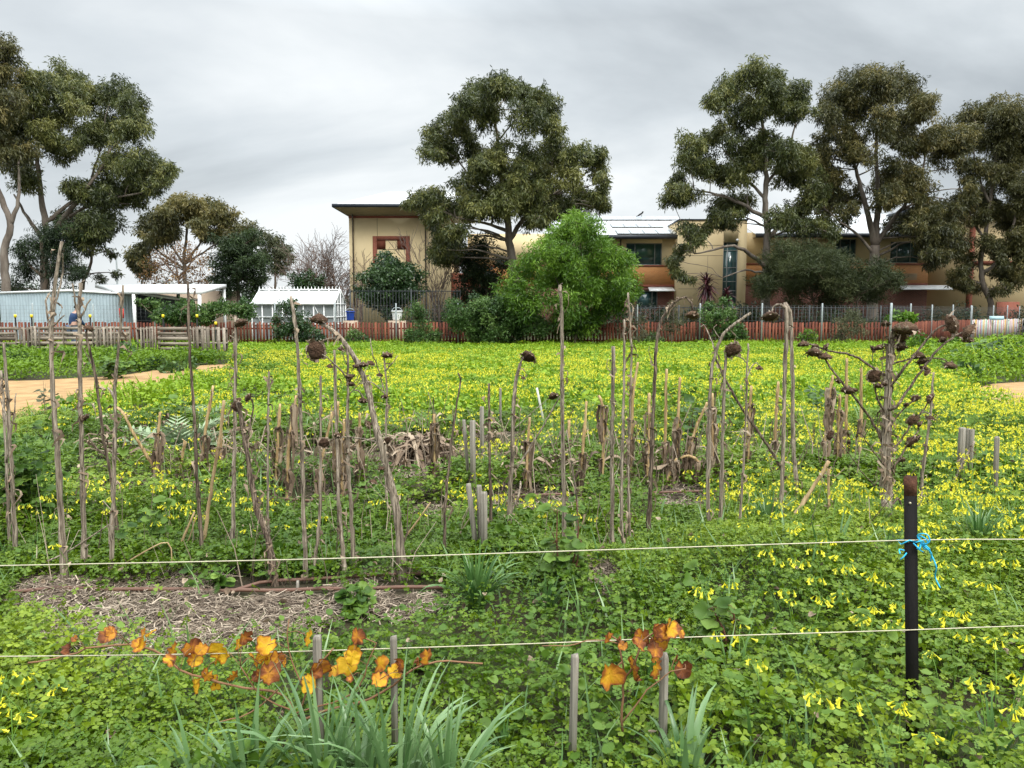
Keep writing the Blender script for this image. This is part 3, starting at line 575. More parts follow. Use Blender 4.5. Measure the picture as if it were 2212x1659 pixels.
tree('gum_tree','tallest brown topped gum with a forked pale trunk on the right','tree',53,
 [([(1886,645),(1888,575),(1890,530)],.42,.32),([(1890,530),(1872,450),(1852,380),(1835,300)],.22,.06,-.5),([(1890,530),(1897,440),(1893,350),(1890,250)],.24,.06,.8),([(1892,530),(1940,460),(1985,400),(2000,330)],.18,.05,.5),([(1888,550),(1850,505),(1815,480),(1780,450)],.12,.04,-1)],
 [(1800,212,33,.05),(1840,180,35),(1888,170,35),(1940,170,30),(1850,232,40,-.1),(1910,212,42,-.05),(1970,190,26),(2000,232,33),(1960,252,38),(1790,252,30),(1900,272,33),(1820,282,28),(2020,290,36,.2),(2060,292,30,.2),(1980,312,33,.15),(2040,332,33,.15),(1940,300,28),(2080,322,23,.15),(1830,330,28),(1782,342,28),(1800,392,33),(1848,420,26,.15),(1910,392,32),(1960,382,36,.2),(1990,412,33,.2),(1950,420,28,.2),(2002,450,22,.1),(1830,470,23),(1780,472,18),(2010,492,33,-.1),(2050,502,33,-.1),(1970,492,20),(2002,530,28,-.15),(2058,540,26,-.15),(1985,470,36),(2040,460,36),(2082,440,32),(1942,480,28),(2012,560,24,-.1),(1905,440,22),(1870,330,28),(1935,350,26),(1800,430,26),(1840,300,26),(1768,360,26),(1772,300,20),(1766,425,28),(2078,300,24),(2085,365,26),(2098,405,22),(1725,345,28)],
 m_gumb,m_bark,seed=26,tintbase=.42)
tree('gum_tree','slender gum with loose foliage at the right edge by the end block','tree',55,
 [([(2140,655),(2122,610),(2120,560),(2130,500),(2140,430),(2150,330)],.24,.06),([(2122,590),(2160,560),(2190,480),(2205,400)],.13,.04,-1),([(2128,520),(2100,470),(2080,420),(2070,390)],.11,.04),([(2138,440),(2110,370),(2100,300)],.09,.03)],
 [(2100,252,30),(2140,238,32),(2180,252,38),(2216,272,42),(2100,300,26),(2150,302,35),(2200,332,42),(2120,360,24),(2170,382,33),(2214,402,38),(2140,452,26),(2180,462,36),(2110,472,22),(2200,522,28),(2090,560,22),(2080,600,18),(2160,582,22),(2190,602,24),(2250,302,44),(2250,502,44),(2085,420,16),(2240,420,40),(2062,600,24),(2170,540,28),(2200,482,34),(2130,522,24),(2100,622,20),(2150,632,20),(2062,520,28),(2130,420,28),(2215,560,30)],
 m_gumb,m_bark,seed=27,tintbase=.45,tsp=.1)
tree('she_oak_shrub','wide feathery dark shrub mass in front of the right wing','shrub',46,
 [([(1760,690),(1758,650),(1750,610)],.10,.05),([(1850,690),(1850,640)],.1,.05)],
 [(1700,572,52),(1662,602,36),(1760,580,52),(1820,590,50),(1880,592,44),(1922,604,30),(1720,622,52),(1800,632,52),(1870,634,44),(1652,632,26),(1692,545,32),(1755,545,28),(1945,596,16),(1640,610,18),(1790,560,34)],m_casu,m_barkd,L=.30,W=.03,dens=620,droop=.1,seed=28,depth=2.2,up=.25,flat=.62,tsp=.17)
# bare trees
def bare(name,label,Y,base,tips,group=None,seed=3,r0=.12,n=3,spread=.5,lv=4):
    r_=np.random.default_rng(seed);b=P(*base,Y);b[2]=0;T=empty(name,b,label,'tree',group);mb=MB()
    def grow(p,d,l,r,k):
        q=p+d*l;m_=(p+q)/2+r_.normal(0,l*.08,3);mb.tube([p,m_,q],[r,r*.8,r*.62],5 if k>2 else 3,cap=False)
        if k==0:return
        for _ in range(n if k<3 else n+1):
            e=normal(d*.75+r_.normal(0,spread,3)+np.array((0,0,.12)));grow(p+(q-p)*r_.uniform(.45,1),e,l*r_.uniform(.55,.85),max(.015,r*.58),k-1)
    for u,v in tips:
        e=P(u,v,Y+r_.uniform(-1.5,1.5));s=b+np.array((0,0,.5));L=np.linalg.norm(e-s);grow(s,normal(e-s),L*.48,r0,lv)
    part('branches',mb,m_twig,T)
bare('bare_tree','leafless pinkish grey tree between the evergreen and the tower block',58,(715,690),[(630,550),(680,510),(730,520),(650,590),(755,550),(600,580),(700,570),(770,600),(610,620),(670,550),(715,500),(640,640),(760,650)],seed=5,n=3,lv=4,r0=.085)
bare('bare_tree','slim leafless tree against the cream tower wall beside its downpipe',50,(950,690),[(900,520),(930,560),(880,500),(950,580),(920,600)],seed=6,n=2,lv=4,r0=.045,spread=.22)
bare('bare_tree','leafless tree crown behind the dark round tree by the tower corner',53,(775,700),[(770,590),(800,560),(750,600),(785,600)],seed=8,n=2,lv=4,r0=.06,spread=.4)
# cordylines
def cordyline(label,u,v,Y,rq,n,seed,vb):
    r_=np.random.default_rng(seed);c=P(u,v,Y);k=rq*Y/FQ;T=empty('cordyline',(c[0],Y,0),label,'plant')
    mb=MB();mb.tube([(c[0],Y,-.1),(c[0]+.05,Y,c[2])],[.09,.06],7);part('trunk',mb,m_barkd,T,True)
    cm=MB()
    for _ in range(n):
        d=normal(r_.normal(size=3)+np.array((0,0,.35)));s=normal(np.cross(d,(0,0,1)));L=k*r_.uniform(.8,1.2);p0=c+np.array((0,0,r_.uniform(-.5,.3)*k))
        p=[p0+d*L*t+np.array((0,0,-.32*L*t*t)) for t in (0,.4,.75,1)];w_=(.025,.045,.035,.003)
        V=[q+s*x*sg for q,x in zip(p,w_) for sg in (-1,1)];cm.add(V,[[(0,1,3,2),(2,3,5,4),(4,5,7,6)]],r_.random())
    part('crown',cm,m_cordy,T)
cordyline('purple leaved cordyline spiking up before the stair tower',1526,615,46,34,170,4,0)
cordyline('lower purple cordyline with drooping leaves beside the tall window',1570,640,46.5,26,110,5,0)
# far dark belt of trees along the horizon behind shed and greenhouse
r_=np.random.default_rng(40);mb=MB();c=np.stack([np.linspace(-75,-8,90)+r_.normal(0,1,90),88+r_.normal(0,2,90),r_.uniform(.6,3.4,90)],-1)
leaves(mb,c,r_.uniform(1.2,2.4,90),110,.5,.16,.4,r_.uniform(.2,.7,90),r_,.9)
single('distant_shrubbery',mb,m_darkl,'dark belt of distant shrubbery behind shed and carport','shrubbery',kind='stuff')
r_=np.random.default_rng(41);mb=MB();c=np.stack([np.linspace(-6,36,70)+r_.normal(0,.5,70),53+r_.normal(0,1.0,70),r_.uniform(.2,1.7,70)],-1)
leaves(mb,c,r_.uniform(.6,1.2,70),240,.25,.08,.4,r_.uniform(.2,.7,70),r_,.9)
single('garden_undergrowth',mb,m_darkl,'dark low planting along the foot of the school walls','undergrowth',kind='stuff')
# ------------------------------------------------------------------ street lamp, bird
p=[P(u,v,70) for u,v in ((253,640),(253,603),(251,560),(246,543),(236,535),(222,532))];p[0][2]=0
T=empty('street_lamp',p[0],'curved grey street lamp behind the carport left of autumn tree','street lamp')
mb=MB();mb.tube(spline(p,.5),np.linspace(.10,.05,len(spline(p,.5))),8);part('pole',mb,m_galv,T,True)
mb=MB();e=p[-1];mb.tube([e+(.1,0,0),e+(-.2,0,.03),e+(-.75,0,.0)],[.06,.12,.08],8);part('lamp_head',mb,m_galv,T,True)
b=P(1385,466,BY+6);T=MB()
T.tube(spline([b+(-.22,0,.02),b+(-.05,0,.14),b+(.08,0,.22),b+(.14,0,.34)],.05),np.array([.02,.06,.09,.1,.1,.08,.06,.06,.03])[:len(spline([b+(-.22,0,.02),b+(-.05,0,.14),b+(.08,0,.22),b+(.14,0,.34)],.05))] if False else .07,7)
T.tube([b+(.0,0,.1),b+(-.01,0,-.08)],.012,4);T.tube([b+(.06,0,.1),b+(.05,0,-.08)],.012,4)
T.tube([b+(.14,0,.34),b+(.24,0,.33)],[.03,.005],5);T.tube([b+(-.2,0,.03),b+(-.42,0,-.06)],[.05,.03],5)
single('bird',T,m_dark,'dark bird perched on the solar roof ridge','bird')
# ------------------------------------------------------------------ shed, carport, lean-to, greenhouse
def corrug(mb,a,b,z0,z1a,z1b,pitch=.2,amp=.028):
    a=np.array(a,float);b=np.array(b,float);L=np.linalg.norm(b-a);d=(b-a)/L;n=np.array((d[1],-d[0]));k=int(L/pitch*6);V=[]
    for i in range(k+1):
        s=L*i/k;ph=i%6;o=(0,0,1,1,.0,0)[ph]*amp if True else 0;q=a+d*s+n*o;zt=z1a+(z1b-z1a)*s/L;V+=[(q[0],q[1],z0),(q[0],q[1],zt)]
    mb.add(V,[[(2*i,2*i+2,2*i+3,2*i+1) for i in range(k)]])
c0=np.array((-21.7,38.0));c1=np.array((-26.2,39.6));c2=np.array((-20.35,41.8));c3=c1+c2-c0
S=empty('garden_shed',(c0[0],c0[1],0),'pale blue corrugated steel shed left of the white carport','shed')
mb=MB();corrug(mb,c1,c0,0,2.5,2.58);corrug(mb,c0,c2,0,2.58,2.45);corrug(mb,c2,c3,0,2.45,2.4);corrug(mb,c3,c1,0,2.4,2.5);part('wall',mb,m_shed,S)
mb=MB();e=.12;pts=[];cc=(c0+c3)/2
for c,z in ((c0,2.6),(c2,2.48),(c3,2.42),(c1,2.52)):
    q=c+(c-cc)/np.linalg.norm(c-cc)*e;pts.append((q[0],q[1],z))
mb.add([(x,y,z) for x,y,z in pts]+[(x,y,z+.1) for x,y,z in pts],[[(3,2,1,0),(4,5,6,7),(0,1,5,4),(1,2,6,5),(2,3,7,6),(3,0,4,7)]]);part('roof',mb,m_white,S)
q=P(263,685,39.9);mb=MB();mb.box((q[0]-.12,q[1]-.02,q[2]-.05),(q[0]+.12,q[1]+.01,q[2]+.45));part('red_sign',mb,mat('red_sign_paint',[(.55,.04,.03)],2,.5),S)
fl,fr,br,bl=P(262,626,40.2),P(434,627,40.2),P(489,614,45.5),P(205,614,45.5)
S=empty('carport',(fr[0]-3,fr[1]+2,0),'white flat roofed carport on slim posts beside the blue shed','carport')
mb=MB();V=[fl,fr,br,bl];mb.add([v for v in V]+[v-np.array((0,0,.20)) for v in V],[[(0,1,2,3),(7,6,5,4),(0,4,5,1),(1,5,6,2),(2,6,7,3),(3,7,4,0)]]);part('roof',mb,m_white,S)
for q in (fl+(.6,.08,0),fr+(-.12,.08,0),br+(-.12,-.1,0),(fl+fr)/2+(-.2,2.5,.1)):
    mb=MB();mb.box((q[0]-.07,q[1]-.07,0),(q[0]+.07,q[1]+.07,q[2]-.2));part('post',mb,m_white if q[1]<42 or q[0]>-17.5 else m_shedd,S)
lx0,lx1=P(276,640,42.6)[0],P(389,640,42.6)[0];z0=P(0,633,42.6)[2];z1=P(0,650,42.6)[2]
S=empty('lean_to_shed',((lx0+lx1)/2,42.6,0),'dark lean-to shed with a sloping white roof under the carport','shed')
mb=MB();mb.add([(lx0,42.6,0),(lx1,42.6,0),(lx1,42.6,z1),(lx0,42.6,z0),(lx0,44.6,0),(lx1,44.6,0),(lx1,44.6,z1),(lx0,44.6,z0)],[[(0,1,2,3),(5,4,7,6),(4,0,3,7),(1,5,6,2)]]);part('wall',mb,m_shedd,S)
mb=MB();mb.bar((lx0-.1,43.5,z0+.06),(lx1+.15,43.5,z1+.06),2.3,.09);part('roof',mb,m_white,S)
a,b=P(300,650,52),P(512,650,52);T=MB();T.box((a[0],52,0),(b[0],52.3,P(0,628,52)[2]));single('garden_wall',T,m_beige,'plain pinkish beige wall seen through the carport','wall')
# greenhouse
gx0,gx1=-12.77,-8.73;gy0,gy1,gy2=38.0,39.2,40.4;gze=2.0;gzr=2.67
S=empty('greenhouse',((gx0+gx1)/2,gy1,0),'white framed greenhouse with spiky ridge cresting behind the picket fence','greenhouse')
for y0_,y1_ in ((gy0-.05,gy1),(gy2+.05,gy1)):
    mb=MB();mb.add([(gx0,y0_,gze),(gx1,y0_,gze),(gx1,y1_,gzr),(gx0,y1_,gzr)],[[(0,1,2,3)]]);part('roof_panel',mb,m_ghglass,S)
mb=MB()
mb.add([(gx0,gy0,.2),(gx1,gy0,.2),(gx1,gy0,gze),(gx0,gy0,gze)],[[(0,1,2,3)]]);mb.add([(gx1,gy0,.2),(gx1,gy2,.2),(gx1,gy2,gze),(gx1,gy1,gzr),(gx1,gy0,gze)],[[(0,1,2,3,4)]]);mb.add([(gx0,gy0,.2),(gx0,gy2,.2),(gx0,gy2,gze),(gx0,gy1,gzr),(gx0,gy0,gze)],[[(0,4,3,2,1)]]);mb.add([(gx0,gy2,.2),(gx1,gy2,.2),(gx1,gy2,gze),(gx0,gy2,gze)],[[(0,3,2,1)]]);part('side_glass',mb,m_ghside,S)
mb=MB();t=.05
for i in range(9):
    x=gx0+(gx1-gx0)*i/8;mb.bar((x,gy0-.03,0),(x,gy0-.03,gze),t,t);mb.bar((x,gy0-.08,gze+.03),(x,gy1,gzr+.03),t,.03);mb.bar((x,gy2+.08,gze+.03),(x,gy1,gzr+.03),t,.03)
for z in (.15,1.0,1.35,gze): mb.bar((gx0-.03,gy0-.035,z),(gx1+.03,gy0-.035,z),.05,.05);mb.bar((gx1+.035,gy0,z),(gx1+.035,gy2,z),.05,.05)
mb.bar((gx0-.06,gy0-.12,gze+.0),(gx1+.06,gy0-.12,gze+.0),.08,.09);mb.bar((gx0-.05,gy1,gzr+.05),(gx1+.05,gy1,gzr+.05),.09,.06)
for x0_,x1_ in ((0,1),(4,5),(6,7)): 
    xa=gx0+(gx1-gx0)*x0_/8;xb=gx0+(gx1-gx0)*x1_/8;mb.bar((xa,gy0-.05,gze),(xb,gy0-.05,.95),.035,.02)
for y in (gy0,gy1,gy2): mb.bar((gx1+.04,y,0),(gx1+.04,y,gzr if y==gy1 else gze),.05,.05)
mb.bar((gx1+.04,gy0-.1,gze+.02),(gx1+.04,gy1,gzr+.04),.06,.06);mb.bar((gx1+.04,gy2+.1,gze+.02),(gx1+.04,gy1,gzr+.04),.06,.06)
for s in (.5,1.5):
    y=gy0+(gy2-gy0)*(s/2);mb.bar((gx1+.035,y,0),(gx1+.035,y,gze+.33),.03,.03)
part('frame',mb,m_white,S)
mb=MB()
for i in range(24):
    x=gx0+(gx1-gx0)*i/23;mb.tube([(x,gy1,gzr+.06),(x,gy1,gzr+.10),(x,gy1,gzr+.13),(x,gy1,gzr+.22)],[.02,.035,.02,.004],5)
part('ridge_cresting',mb,m_white,S)
mb=MB()
for k in range(3): mb.box((gx0+.3+k*1.25,gy1-.3,.75),(gx0+1.4+k*1.25,gy1+.5,.82))
part('bench',mb,m_frame,S)
# tubs behind the fence
def tub(name,label,u,v0,v1,Y,rq,m,lid=None):
    k=Y/FQ;c=P(u,v1,Y);zt=P(u,v0,Y)[2];r=rq*k;T=empty(name,(c[0],Y,0),label,'tub');mb=MB()
    z0=max(.0,c[2]);mb.tube([(c[0],Y,z0),(c[0],Y,z0+.05),(c[0],Y,zt-.05),(c[0],Y,zt)],[r*.8,r*.86,r,r*1.06],16);part('body',mb,m,T,True)
    mb=MB();mb.tube([(c[0],Y,zt-.04),(c[0],Y,zt+.02)],[r*1.12,r*1.12],16);part('rim',mb,m,T,True)
    mb=MB();mb.tube(spline([(c[0]-r,Y-.0,zt),(c[0]-r*.6,Y-.05,zt+r*.6),(c[0]+r*.6,Y-.05,zt+r*.6),(c[0]+r,Y,zt)],.06),.012,5);part('handle',mb,m_galv,T)
    if z0>.1:
        mb=MB();mb.box((c[0]-r*1.6,Y-r,0),(c[0]+r*1.6,Y+r*1.2,z0-.01));single('planter_box',mb,m_beige,'low pale planter wall under the '+label.split()[0]+' tub','planter')
tub('plastic_tub','blue plastic tub sitting beside the greenhouse gable end',757,673,692,37.3,9,m_blue)
tub('plastic_tub','white plastic tub behind the red pickets below the cream tower',858,672,692,37.3,11,m_white)
# ------------------------------------------------------------------ steel palisade fences
def palisade(label,pts,v0,z1,sp=.17):
    a=[np.array(p) for p in pts];T=empty('steel_fence',(a[0][0],a[0][1],0),label,'fence');bars=MB();rail=MB()
    for p,q in zip(a[:-1],a[1:]):
        L=np.linalg.norm(q-p);n=int(L/sp)
        for i in range(n+1):
            x,y=p+(q-p)*i/n;bars.box((x-.010,y-.010,.05),(x+.010,y+.010,z1))
            if i%20==0: rail.box((x-.035,y-.035,0),(x+.035,y+.035,z1+.05))
        for z in (.2,z1-.08): rail.bar((p[0],p[1],z),(q[0],q[1],z),.05,.04)
    part('vertical_bars',bars,m_steel,T);part('rail',rail,m_steel,T)
palisade('tall grey steel bar fence right of the greenhouse',[(P(744,0,44)[0],44),(P(990,0,44)[0],44)],0,2.85)
palisade('grey steel bar fence behind the mesh topped fence on the right',[(P(1372,0,40)[0],40),(P(1480,0,40)[0],40),(P(1600,0,40)[0],40),(P(2000,0,44)[0],44)],0,1.9,.24)
# ------------------------------------------------------------------ red picket fence with posts and mesh
FYY=35.0
fpts=[(-25.8,FYY)]+[((u-1106)/FQ*FYY,FYY) for u in (77,207,338,468,597,726,857,990,1120,1245,1375,1510,1643,1772,1920)]+[((1962-1106)/FQ*37.6,37.6),((2008-1106)/FQ*40.3,40.3),((2053-1106)/FQ*43.2,43.2),((2092-1106)/FQ*46,46)]
def pfence(name,label,pts,m,tints=None,wirem=True,posts=True):
    T=empty(name,(pts[0][0],pts[0][1],0),label,'fence');r_=np.random.default_rng(len(pts))
    for bi,(p,q) in enumerate(zip(pts[:-1],pts[1:])):
        p=np.array(p);q=np.array(q);L=np.linalg.norm(q-p);n=max(4,int(L/.143));d=(q-p)/L;nn=np.array((d[1],-d[0]));mb=MB()
        for i in range(n):
            c=p+d*(i+.5)*L/n;h=1.13+r_.normal(0,.018);wd=.096*r_.uniform(.9,1.08);lean=r_.normal(0,.012)
            V=[]
            for z,o in ((.03,0),(h-.0,lean)):
                for sx,sy in ((-1,-1),(1,-1),(1,1),(-1,1)):
                    b_=c+d*(sx*wd/2+o)+nn*(.035-sy*.009);V.append((b_[0],b_[1],z+(.012*sx if z>.5 else 0)))
            mb.add(V,[[(0,3,2,1),(4,5,6,7),(0,1,5,4),(1,2,6,5),(2,3,7,6),(3,0,4,7)]],r_.random() if tints is None else tints[(bi*7+i)%len(tints)])
        part('picket_panel',mb,m,T)
        mb=MB()
        for z in (.3,.85): mb.bar((p[0],p[1],z),(q[0],q[1],z),.045,.07)
        part('rail',mb,m_red if tints is None else m_galv,T)
        if wirem:
            mb=MB()
            for z in (1.2,1.37,1.54,1.71,1.88): mb.bar((p[0],p[1],z),(q[0],q[1],z+.01),.005,.005)
            k=int(L/.2)
            for i in range(1,k):
                c=p+(q-p)*i/k;mb.bar((c[0],c[1],1.0),(c[0],c[1],1.88),.005,.005)
            part('wire_mesh',mb,m_mesh,T)
    for i,p in enumerate(pts):
        mb=MB();rr=.055 if i==15 else .036;h=1.98+(.02 if i==15 else r_.normal(0,.02));mb.tube([(p[0],p[1]-.06,-.1),(p[0],p[1]-.06,h-.02),(p[0],p[1]-.06,h)],[rr,rr,rr*.8],9);part('post',mb,m_galv,T)
pfence('picket_fence','long red stained picket fence with galvanised posts and wire mesh',fpts,m_red)
def stripes():
    m=bpy.data.materials.new('striped_paint');m.use_nodes=True;t=m.node_tree;b=t.nodes['Principled BSDF'];b.inputs['Roughness'].default_value=.7
    a=N(t,'ShaderNodeAttribute',attribute_name='tint');n=N(t,'ShaderNodeValToRGB');cr=n.color_ramp;cr.interpolation='CONSTANT'
    cs=[(.62,.60,.55),(.55,.22,.22),(.60,.45,.12),(.50,.58,.50),(.30,.42,.55),(.62,.30,.10),(.35,.20,.32),(.60,.58,.30),(.25,.42,.28),(.66,.62,.62)]
    while len(cr.elements)<len(cs):cr.elements.new(.5)
    for i,(e,c) in enumerate(zip(cr.elements,cs)):e.position=i/len(cs);e.color=(*c,1)
    t.links.new(a.outputs['Fac'],n.inputs[0])
    cc=N(t,'ShaderNodeTexCoord');f=noise(t,cc.outputs['Object'],6,4);mm=N(t,'ShaderNodeMixRGB',blend_type='MULTIPLY');mm.inputs[0].default_value=.35
    t.links.new(n.outputs[0],mm.inputs[1]);t.links.new(f,mm.inputs[2]);t.links.new(mm.outputs[0],b.inputs['Base Color']);return m
ppts=[((2094-1106)/FQ*46.2,46.2)]+[((u-1106)/FQ*y,y) for u,y in ((2140,48.6),(2170,50.6),(2196,52.6),(2222,54.6),(2250,56.6))]
pfence('painted_picket_fence','picket fence painted in many coloured stripes at far right',ppts,stripes(),[.05,.95,.15,.05,.25,.55,.05,.65,.35,.95,.15,.45,.05,.75,.55,.05,.35,.85,.95,.15])
q=P(2152,687,48.2);mb=MB();mb.box((q[0]-.45,q[1]-.05,q[2]-.12),(q[0]+.45,q[1]-.02,q[2]+.12));single('small_sign',mb,mat('pale_blue_paint',[(.42,.62,.68)],3,.6),'small pale blue sign fixed on the striped pickets','sign')
# climbers and shrubs along the fence
FS=[('fence_vine','vine','long leafy vine sprawling over the fence before the carport',33.9,[(330,662,17),(370,674,24),(420,674,24),(460,668,25),(500,670,22),(540,670,18),(385,696,20),(345,688,16),(440,694,18),(300,652,8),(320,655,10),(400,660,18),(480,655,14),(525,658,14)],m_shrub,.12,.07,1100,.3),
('fence_vine','vine','dark climber smothering the fence in front of the greenhouse',33.8,[(620,668,22),(638,698,30),(612,712,24),(650,728,24),(682,728,20),(600,690,14),(632,655,14),(660,705,18),(700,735,12)],m_citrus,.12,.06,1400,.3),
('round_shrub','shrub','low leafy shrub at the fence below the blue tub',33.6,[(770,732,22),(750,740,14),(790,738,12),(765,718,14)],m_shrub,.10,.05,1400,.3),
('fence_shrub','shrub','dense shrub against the fence left of the hedge below the white tub',33.8,[(900,688,26),(912,712,28),(890,728,24),(925,735,20),(905,664,16),(940,725,16)],m_shrub,.11,.05,1400,.35),
('thin_shrub','shrub','wispy brownish shrub screening the pickets right of the wattle',34,[(1380,700,22),(1395,725,16),(1372,735,16),(1355,715,18)],m_olive,.12,.03,700,.1),
('low_shrub','shrub','brown tinged low shrub at the foot of the pickets',33.7,[(1408,728,14),(1425,735,10),(1395,738,9)],m_shrub,.09,.05,900,.3),
('tall_weed_shrub','shrub','pale twiggy shrub between two posts beneath the brick panel',33.9,[(1446,682,20),(1450,712,20),(1468,700,14),(1452,660,12)],m_olive,.14,.028,700,-.3),
('fence_shrub','shrub','bright leafy shrub rising above the fence before the cordylines',34.2,[(1558,668,24),(1542,690,26),(1578,708,28),(1560,722,24),(1575,680,18),(1530,668,14),(1600,725,16),(1560,650,10)],m_shrub,.12,.07,1200,.3),
('low_shrub','shrub','small yellowish green shrub against the right hand pickets',33.7,[(1745,722,15),(1735,732,13),(1758,730,13)],m_wattle,.10,.05,1000,.3),
('thin_shrub','shrub','large wispy grey green shrub over the right hand pickets',33.9,[(1828,700,26),(1818,722,24),(1850,715,22),(1840,680,16),(1860,695,12),(1808,735,16)],m_olive,.11,.026,1300,-.2),
('garden_plant','plant','leafy pale green plant showing above the fence near corner post',36.2,[(1945,688,14),(1925,692,13),(1965,690,12),(1940,680,9)],m_wattle,.2,.13,500,.1)]
for i,(nm,cat,lab,Y,bl,m,L,W,dn,dr) in enumerate(FS):
    tree(nm,lab,cat,Y,[([(bl[1][0],742),(bl[1][0],720)],.03,.015)],bl,m,m_barkd,L=L,W=W,dens=dn,droop=dr,seed=60+i,depth=.35,limb=.02,crown='foliage',up=.15 if dr<0 else 0)

MD=[('weed_mound','lush weed mound in front of the left pallets by the picture edge',22.3,[(30,786,30),(-20,790,34),(80,790,26),(10,765,16)],m_shrub),
('weed_mound','leafy green weed mound below the upright pallet divider',22.8,[(130,782,30),(175,790,28),(150,765,18),(105,795,20)],m_wattle),
('weed_mound','tall weed mound with brownish top between the two pallet bays',23.0,[(265,770,28),(240,785,28),(300,785,26),(280,752,16)],m_shrub),
('weed_mound','low dark clover mound above the path below the right pallets',20.8,[(330,795,26),(370,800,26),(410,796,22),(290,802,22)],m_shrub),
('weed_mound','weed mound with yellow flowers by the angled pallet',24,[(420,770,20),(450,776,18),(385,768,18)],m_wattle),
('weed_mound','large leafy mound at the right edge before the striped fence',21.5,[(2150,772,36),(2205,762,42),(2105,792,24),(2240,790,46),(2180,800,30)],m_shrub),
('weed_mound','dark green weed mound just beyond the right hand path',17.6,[(2075,806,26),(2110,815,22),(2040,810,20),(2060,830,18)],m_shrub),
('weed_mound','grassy green mound under the corner post of the fence',26,[(1985,745,22),(2030,752,24),(1950,752,18),(2070,750,22)],m_wattle)]
for i,(nm,lab,Y,bl,m) in enumerate(MD):
    tree(nm,lab,'weeds',Y,[],bl,m,m_barkd,L=.13,W=.085,dens=850,droop=.1,seed=160+i,depth=.8,crown='foliage',up=.35,sub=14,ssize=(.3,.5),flat=.7,ragged=1.2)
# ------------------------------------------------------------------ pallets, star pickets, person
def pallet(label,u,Y,rz,vert=False,ztop=1.12,tilt=0):
    x=(u-1106)/FQ*Y;T=empty('pallet',(x,Y,0),label,'pallet','weathered pallets of the compost bays',rz);r_=np.random.default_rng(int(u*7+Y*13)%9999)
    H=ztop-.04;Wd=1.16
    def bx(mb,a,b,t):mb.box(a,b,t)
    for nm,y0,n in (('front_boards',-.07,6),('back_boards',.055,4)):
        mb=MB()
        for i in range(n):
            t=r_.random();wv=.105*r_.uniform(.85,1.1);o=r_.normal(0,.006)
            if vert:
                c=-Wd/2+wv/2+(Wd-wv)*i/(n-1);mb.box((c-wv/2,y0,.02),(c+wv/2,y0+.018,H+r_.normal(0,.012)),t)
            else:
                c=.06+wv/2+(H-.08-wv)*i/(n-1);mb.box((-Wd/2+o,y0,c-wv/2),(Wd/2+o,y0+.018,c+wv/2),t)
        link(nm,mb.me(nm),m_pallet,T)
    mb=MB()
    for i in range(3):
        t=r_.random()
        if vert: z=.06+(H-.16)*i/2;mb.box((-Wd/2,-.051,z),(Wd/2,.054,z+.05),t)
        else: x_=-Wd/2+(Wd-.05)*i/2;mb.box((x_,-.051,.02),(x_+.05,.054,H),t)
    link('bearers',mb.me('bearers'),m_pallet,T)
for a in [('horizontal slatted pallet at the left edge of the compost bays',2,27.6,.05),('slatted pallet behind the two black pickets in the left bay',104,28.0,0),('upright pallet standing edge on between the first and second bays',62,27.2,1.57,True),
  ('slatted pallet behind the forked dry stalk',176,28.1,.03),('slatted pallet below the crouching person right of centre bay',248,28.1,-.02),('narrow upright pallet divider left of the gap between bays',226,27.3,1.5,True),
  ('slatted pallet end wall at the left of the right hand bay',318,27.0,1.57,True),('slatted pallet forming the back of the right hand bay',378,27.6,0),('upright divider pallet behind the thin dark stalk',428,26.9,1.6,True),('angled pallet with vertical boards nearest the red fence',458,26.3,-.25,True)]:
    pallet(*a)
for i,(u,Y,lab) in enumerate(((37,29.2,'black star picket with yellow cap farthest left before the blue shed'),(72,29.2,'yellow capped black picket second from left edge'),(198,29.2,'yellow capped black picket right of the person in blue'),(355,29,'yellow capped black picket in front of the fence vine'),(428,29,'yellow capped black picket right of thin dark stalk by the vine'),(468,28.2,'short yellow capped picket at the end of the pallets'))):
    z=P(u,684,Y)[2] if u<460 else P(u,700,Y)[2];x=(u-1106)/FQ*Y
    T=empty('star_picket',(x,Y,0),lab,'picket','yellow capped pickets behind the pallets')
    mb=MB();
    for k in range(3):
        a=k*2*math.pi/3;mb.bar((x+.014*math.cos(a),Y+.014*math.sin(a),0),(x+.014*math.cos(a),Y+.014*math.sin(a),z),.03,.008,up=(-math.sin(a),math.cos(a),0))
    part('picket_post',mb,m_dark,T)
    mb=MB();mb.tube([(x,Y,z-.03),(x,Y,z+.07),(x,Y,z+.085)],[.048,.048,.03],8);part('cap',mb,m_yellowcap,T)
